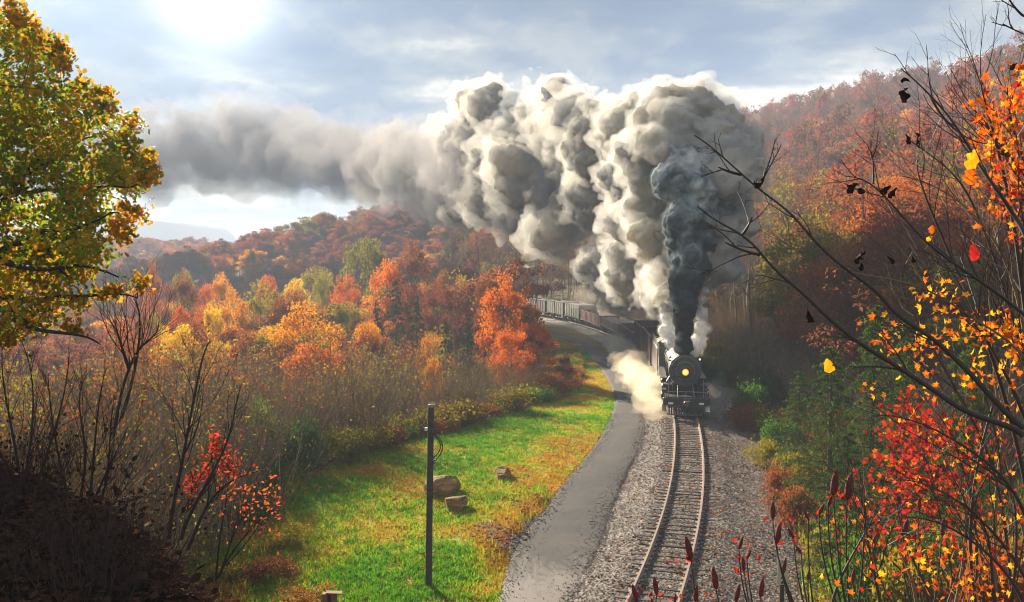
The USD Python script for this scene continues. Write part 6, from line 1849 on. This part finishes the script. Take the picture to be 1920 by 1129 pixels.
branch([[(1960, 640, 4.9), (1920, 590, 4.95), (1850, 536, 5.0), (1806, 506, 5.0), (1746, 461, 5.05), (1702, 417, 5.1), (1662, 372, 5.1), (1627, 342, 5.15), (1583, 330, 5.2)],
        [(1637, 345, 5.15), (1637, 310, 5.15), (1634, 285, 5.15)]], 431, 'dark twig with hanging paired leaves right of the smoke', 0.012, 0.003, 9, 0.35, [(1598, 352, 5.15, 0.085), (1609, 362, 5.15, 0.08), (1659, 356, 5.1, 0.075), (1673, 362, 5.1, 0.075), (1674, 486, 5.1, 0.06), (1712, 488, 5.1, 0.05)],
       [(1826, 473, 4.95, 0.12, L_near_red, 'o'), (1748, 430, 5.0, 0.07, L_near_orange, 'o'), (1742, 448, 5.0, 0.05, L_near_gold, 'o')])
branch([[(1920, 30, 4.2), (1908, 20, 4.2), (1893, 0, 4.2), (1885, -20, 4.2)], [(1920, 64, 4.2), (1900, 55, 4.2), (1880, 45, 4.2)]], 441, 'twig tips poking into the sky at the top right corner', 0.006, 0.003, 2, 0.15)
branch([[(1960, 720, 5.6), (1890, 640, 5.7), (1830, 600, 5.8), (1740, 545, 5.9), (1650, 520, 6.0), (1560, 500, 6.1), (1450, 440, 6.2)], [(1740, 545, 5.9), (1700, 480, 5.9), (1660, 440, 5.9)]], 451, 'greenish thin twig behind the long dark twigs', 0.010, 0.003, 10, 0.6, mat=twig_brown)

# leafy young maples that close the right edge
def maple(px_root, lines, clusters, d, seed, label, leaf, mats, wts, most=150, r0=0.02, twig=8, L=0.8, name='maple_sapling', mat=twig_dark, dead=0):
    o = at(*px_root, d)
    t = thing(name, o, label=label, cat='sapling')
    tips_ = []
    for k, ln in enumerate(lines):
        w, tp_, c = stems_from(ln, d, r0, 0.004, seed + k, twig, L, (3, 2), 0.5, up=0.1)
        obj('stem', shift(w[0], -o), mat, t, 60)
        for x in w[1:]:
            obj('twig', shift(x, -o), mat, t)
    it = []
    for u, v, su, sv_, n in clusters:
        for _ in range(int(n * 1.7)):
            p = at(rng.normal(u, su * 1.1), rng.normal(v, sv_), d + rng.normal(0, 0.05 * d))
            m = maple_leaf(rng, leaf * rng.uniform(0.6, 1.25), 0.8)
            it.append((shift(spin(m, rng, (0.8, 0.5, 0.15, 0.2) if rng.random() < 0.5 else None), p - o), int(rng.choice(len(mats), p=wts))))
    rng.shuffle(it)
    leaves_on(t, it, mats, most=most)
    for _ in range(dead):
        pass
    return t


maple((1990, 900), [[(1990, 900), (1930, 640), (1900, 420), (1860, 240), (1840, 160)], [(1985, 700), (1950, 420), (1905, 260), (1890, 150)], [(1990, 600), (1940, 350), (1900, 300), (1845, 225)]], [(1862, 205, 22, 22, 40), (1895, 255, 22, 32, 60), (1855, 285, 20, 22, 26), (1900, 330, 18, 28, 44), (1910, 180, 12, 28, 32), (1885, 380, 20, 22, 24), (1915, 130, 6, 8, 5), (1905, 430, 18, 22, 14), (1875, 350, 24, 20, 16)], 6.0, 501, 'maple sapling with flame orange leaves at the upper right edge', 0.068, [L_near_orange, L_near_red, L_near_gold], [0.72, 0.16, 0.12], 230)
maple((1990, 1000), [[(1990, 1000), (1920, 780), (1850, 640), (1780, 560)], [(1995, 900), (1930, 700), (1880, 600), (1850, 520)]], [(1740, 640, 24, 26, 24), (1790, 600, 20, 22, 16), (1860, 620, 30, 22, 44), (1900, 640, 16, 30, 36), (1760, 540, 20, 16, 10), (1840, 715, 22, 22, 18), (1880, 690, 20, 20, 14), (1660, 650, 20, 24, 12), (1725, 700, 26, 22, 10), (1640, 735, 14, 10, 5), (1745, 565, 14, 14, 10)], 6.6, 521, 'young maple with scattered amber leaves over the right middle edge', 0.066, [L_near_gold, L_near_orange], [0.42, 0.58], 200)
maple((1800, 1180), [[(1800, 1180), (1770, 1000), (1740, 880), (1720, 780)], [(1790, 1180), (1700, 1020), (1680, 900), (1690, 800)], [(1810, 1180), (1830, 1000), (1800, 860), (1780, 790)], [(1790, 1160), (1660, 1040), (1600, 960)]], [(1720, 800, 34, 30, 90), (1775, 840, 40, 40, 100), (1690, 850, 28, 36, 70), (1740, 900, 40, 34, 90), (1660, 930, 36, 40, 70), (1800, 910, 36, 40, 50), (1640, 1000, 40, 34, 50), (1720, 980, 50, 40, 60), (1840, 830, 30, 40, 30), (1700, 760, 20, 14, 20)], 12.0, 541, 'red maple shrub blazing scarlet at lower right', 0.115, [L_near_red, L_near_orange, L_near_gold], [0.76, 0.18, 0.06], 260, twig=8)
maple((1880, 1200), [[(1880, 1200), (1860, 1080), (1850, 1000), (1800, 940)], [(1890, 1200), (1900, 1100), (1905, 980), (1880, 860)]], [(1860, 1080, 40, 40, 26), (1780, 1030, 34, 26, 22), (1740, 1040, 30, 20, 16), (1900, 960, 20, 50, 20), (1880, 1110, 20, 14, 14), (1800, 1100, 40, 20, 16), (1700, 1060, 30, 24, 14), (1850, 880, 40, 40, 14), (1640, 1085, 50, 22, 14), (1900, 800, 16, 30, 10)], 7.5, 561, 'low maple with yellow and orange leaves in the bottom right corner', 0.07, [L_near_gold, L_near_orange, L_near_red], [0.34, 0.4, 0.26], 180)
branch([[(1565, 690, 6.0), (1561, 670, 6.0), (1553, 650, 6.0)]], 570, 'single yellow leaf hanging from a twig left of the amber leaves', 0.003, 0.002, 0, 0.1, extra=[(1554, 686, 6.0, 0.12, L_near_gold, 'o')], name='leaf_twig')

# bare dark stems that fan up from the lower right
STEMS = [([(1940, 1180), (1920, 1000), (1880, 820), (1860, 640), (1850, 500)], 8.0), ([(1900, 1180), (1880, 960), (1830, 800), (1740, 640), (1690, 520)], 9.0), ([(1840, 1180), (1820, 980), (1850, 800), (1900, 640), (1925, 520)], 8.5), ([(1780, 1180), (1810, 1000), (1790, 860), (1720, 720)], 9.5), ([(1960, 1100), (1910, 940), (1840, 860), (1740, 800), (1640, 780)], 7.0), ([(1950, 1150), (1880, 1020), (1780, 930), (1680, 900)], 7.5),
         ([(1720, 1180), (1700, 1060), (1640, 960), (1560, 880), (1500, 850)], 9.0), ([(1940, 1000), (1870, 700), (1800, 520), (1740, 380), (1720, 300)], 7.0), ([(1960, 900), (1900, 600), (1840, 420), (1790, 330), (1700, 260)], 8.0), ([(1950, 800), (1920, 620), (1880, 480), (1800, 380), (1690, 330)], 7.4), ([(1660, 1180), (1640, 1080), (1625, 1000), (1620, 920)], 8.0), ([(1930, 1180), (1890, 1080), (1800, 1000), (1700, 970)], 6.5), ([(1870, 1180), (1870, 900), (1890, 760), (1900, 560), (1880, 440)], 9.2), ([(1560, 1180), (1570, 1100), (1610, 1020), (1640, 960)], 8.5)]
STEM_SAYS = ['bare stem curving up along the right edge behind the amber leaves', 'brown bare stem leaning left through the scarlet maple shrub', 'bare stem that bends right above the scarlet maple shrub', 'brownish bare stem ending left of the amber leaves', 'low bare stem arching left over the scarlet maple shrub', 'bare stem arching left beneath the scarlet leaves', 'bare stem leaning far left behind the tallest sumac seed heads', 'long bare stem rising towards the paired withered leaves', 'long bare stem rising towards the upper right hillside', 'bare stem bowing left below the flame orange leaves',
             'short upright bare stem right of the tallest sumac seed heads', 'lowest bare stem arching left over the yellow corner leaves', 'tall upright bare stem at the right edge', 'bare stem slanting right beneath the red seed heads']
for k, (ln, d) in enumerate(STEMS):
    o = at(*ln[0], d)
    t = thing('bare_sapling', o, label=STEM_SAYS[k], cat='sapling')
    w, tp_, c = stems_from(ln, d, 0.018, 0.0045, 600 + k, 11, 1.0, (3, 3), 0.55, up=0.06)
    mt = twig_dark if k % 3 else twig_brown
    obj('stem', shift(w[0], -o), mt, t, 60)
    for x in w[1:]:
        obj('twig', shift(x, -o), mt, t)

# sumac with dark red seed heads along the bottom
sumac_red = M('sumac_seed', {'g': ('texture_coordinate', {}), 'n': ('noise_texture', {'scale': 60.0, 'detail': 3.0}), 'r': ('rgb_ramp', {'ramp': [(0.35, (0.02, 0.005, 0.006)), (0.65, (0.13, 0.016, 0.016))]}), 'p': ('principled_bsdf', {'roughness': 0.8, 'specular_ior_level': 0.3})}, [('g.object', 'n.vector'), ('n.fac', 'r.fac'), ('r.color', 'p.base_color')], surface='p.BSDF')


def seed_head(seed, L, R):
    s = trimesh.creation.icosphere(3, 1.0)
    v = s.vertices
    t = (v[:, 2] + 1) / 2
    w = np.clip(np.sin(np.clip(t, 0, 1) * math.pi) ** 0.6 * (1.15 - 0.55 * t), 0.02, None)
    b = v[:, :2] / np.maximum(np.linalg.norm(v[:, :2], axis=1, keepdims=True), 1e-6)
    q = np.c_[b * (R * w)[:, None], (t - 0.5) * L]
    k = bulges(q / R * 1.0, 0.42, seed)
    return q + np.c_[b, np.zeros(len(b))] * ((k - 0.4) * R * 0.5)[:, None], np.array(s.faces)


SUMAC = [('sumac shrub with the tallest pair of seed heads beside the milepost', [(1565, 905, 50, 0.1), (1592, 912, 52, 0.15), (1556, 940, 24, 0.3), (1540, 955, 24, 0.4), (1618, 945, 22, -0.4)], (1600, 1200)),
         ('sumac shrub with seed heads standing over the right ballast edge', [(1449, 957, 36, 0.0), (1459, 1000, 40, 0.15), (1483, 1000, 24, -0.5), (1497, 1030, 22, -0.6), (1512, 965, 22, -0.4), (1471, 1058, 26, 0.2), (1516, 1078, 22, 0.1)], (1540, 1220)),
         ('sumac shrub with drooping seed heads in front of the right rail', [(1389, 1018, 26, 0.3), (1394, 1058, 28, -0.1), (1404, 1040, 20, 0.4), (1428, 1102, 38, 0.1), (1383, 1112, 36, 0.2), (1340, 1084, 44, -0.15)], (1440, 1230)),
         ('sumac shrub with the single seed head rising between the rails', [(1291, 1027, 46, -0.25), (1305, 1112, 34, 0.1), (1266, 1122, 20, 0.1)], (1350, 1230)),
         ('sumac shrub with two seed heads crossing the left rail', [(1190, 1112, 36, -0.25), (1229, 1098, 36, -0.15)], (1210, 1230)),
         ('sumac shrub with seed heads among the scarlet maple leaves', [(1698, 988, 34, 0.2), (1724, 944, 24, 0.0), (1768, 988, 34, 0.1), (1822, 962, 30, 0.2), (1685, 935, 26, -0.3), (1640, 1010, 22, 0.4), (1600, 1080, 30, 0.1)], (1740, 1210))]
for k, (lab, heads, root) in enumerate(SUMAC):
    d = 9.0 + 0.4 * ((k * 3) % 4)
    o = at(root[0], root[1], d)
    t = thing('sumac_shrub', o, label=lab, cat='shrub')
    for u, v, h, tilt in heads:
        L = h * d / FPX * 0.92
        m = roty(seed_head(int(u), L * 1.1, L * 0.135), tilt)
        c = at(u, v, d)
        obj('seed_head', shift(m, c - o), sumac_red, t, True)
        b = at(u - math.sin(tilt) * h * 0.45, v + math.cos(tilt) * h * 0.45, d)
        mid = (b + o) / 2 + np.array([(b[0] - o[0]) * 0.22, rng.normal(0, 0.05), 0])
        cc = CubicSpline([0, 1, 2], np.array([b, mid, o]))(np.linspace(0, 2, 14))
        obj('stem', shift(tube(cc, np.linspace(0.006, 0.014, 14), 6), -o), twig_dark, t, 60)
    lf = []
    for u, v, h, tilt in heads[:3]:
        for _ in range(5):
            lf.append((shift(spin(oval_leaf(rng, rng.uniform(0.05, 0.09), 0.8, 0.6), rng), at(u + rng.normal(0, 14), v + h * 0.5 + rng.normal(0, 8), d) - o), 0))
    leaves_on(t, lf, [L_near_red])

# evergreen and leafy shrubs between the ballast and the maples
for u, d, top, w, key, lab in [(1560, 36, 640, 190, 'nearpine_0', 'green hemlock sprawling over the slope right of the track'), (1640, 32, 560, 170, 'nearpine_1', 'dark green hemlock behind the single yellow leaf'), (1500, 44, 690, 120, 'nearpine_2', 'low green hemlock nearest the ballast on the right'), (1700, 28, 620, 180, 'nearpine_1', 'shaded hemlock behind the scarlet maple shrub'), (1590, 28, 800, 150, 'nearpine_2', 'small hemlock low on the slope beside the grass strip'), (1820, 24, 600, 220, 'nearpine_0', 'dim hemlock behind the amber maple leaves')]:
    stand(key, u, d, top, 11.0, w * 1.3, 5.6, label=lab, cat='hemlock')
for u, d, top, w, key, lab in [(1630, 62, 425, 130, 'mid_red_0', 'deep red maple behind the long dark twigs at right'), (1560, 66, 470, 110, 'mid_red_1', 'red maple left of the deep red maple on the right slope'), (1700, 55, 470, 130, 'mid_maroon_1', 'maroon oak right of the deep red maple'), (1790, 48, 420, 160, 'mid_orange_2', 'orange maple behind the twigs at the right edge'), (1880, 44, 470, 150, 'mid_rust_0', 'bronze oak at the right edge behind the orange leaves'), (1500, 74, 560, 80, 'mid_rust_1', 'small bronze tree among the bare trunks right of the train')]:
    stand(key, u, d, top, 13.0, w * 1.1, 9.4, label=lab, cat='tree')
for u, d, top, w, key, lab in [(1335, 72, 668, 46, 'bush_green_0', 'small green bush directly behind the locomotive at right'), (1408, 60, 712, 70, 'bush_green_1', 'bright lime green bush right of the locomotive'), (1440, 55, 760, 70, 'bush_olive_0', 'olive bush at the edge of the grass strip right of the locomotive'), (1500, 42, 830, 90, 'bush_olive_2', 'olive bush halfway down the grass strip'), (1480, 36, 900, 90, 'bush_rust_1', 'rusty bush on the grass strip above the milepost'), (1560, 30, 960, 130, 'bush_olive_4', 'olive bush behind the tallest sumac seed heads'), (1640, 26, 980, 150, 'bush_green_2', 'green bush under the scarlet maple shrub'), (1740, 24, 1010, 160, 'bush_olive_1', 'olive bush at lower right behind the yellow leaves'), (1860, 22, 960, 200, 'bush_rust_3', 'rusty bush in the shade at the lower right edge')]:
    stand(key, u, d, top, 1.9, w, 3.0, label=lab, cat='bush')
for u, d, top, w, key, lab in [(1372, 76, 672, 50, 'bush_olive_3', 'olive bush right of the green bush behind the locomotive'), (1450, 66, 690, 64, 'bush_green_3', 'fresh green bush under the bare trunks right of the locomotive'), (1395, 56, 752, 56, 'bush_rust_2', 'rusty bush at the ballast edge right of the pilot beam'), (1470, 50, 775, 70, 'bush_green_4', 'low green bush on the grass strip below the fresh green bush'), (1430, 46, 815, 60, 'bush_olive_1', 'yellow olive bush at the right ballast edge'), (1510, 58, 720, 80, 'bush_olive_4', 'tall olive bush under the bare trunks'), (1545, 48, 760, 80, 'bush_rust_0', 'rust bush between the low hemlock and the grass strip'), (1455, 40, 860, 60, 'bush_rust_4', 'rust bush beside the ballast above the sumac'), (1570, 64, 660, 90, 'bush_green_2', 'green bush high on the slope right of the bare trunks'), (1418, 88, 640, 60, 'bush_olive_0', 'olive bush far back at the foot of the hill')]:
    stand(key, u, d, top, 1.9, w, 3.0, label=lab, cat='bush')
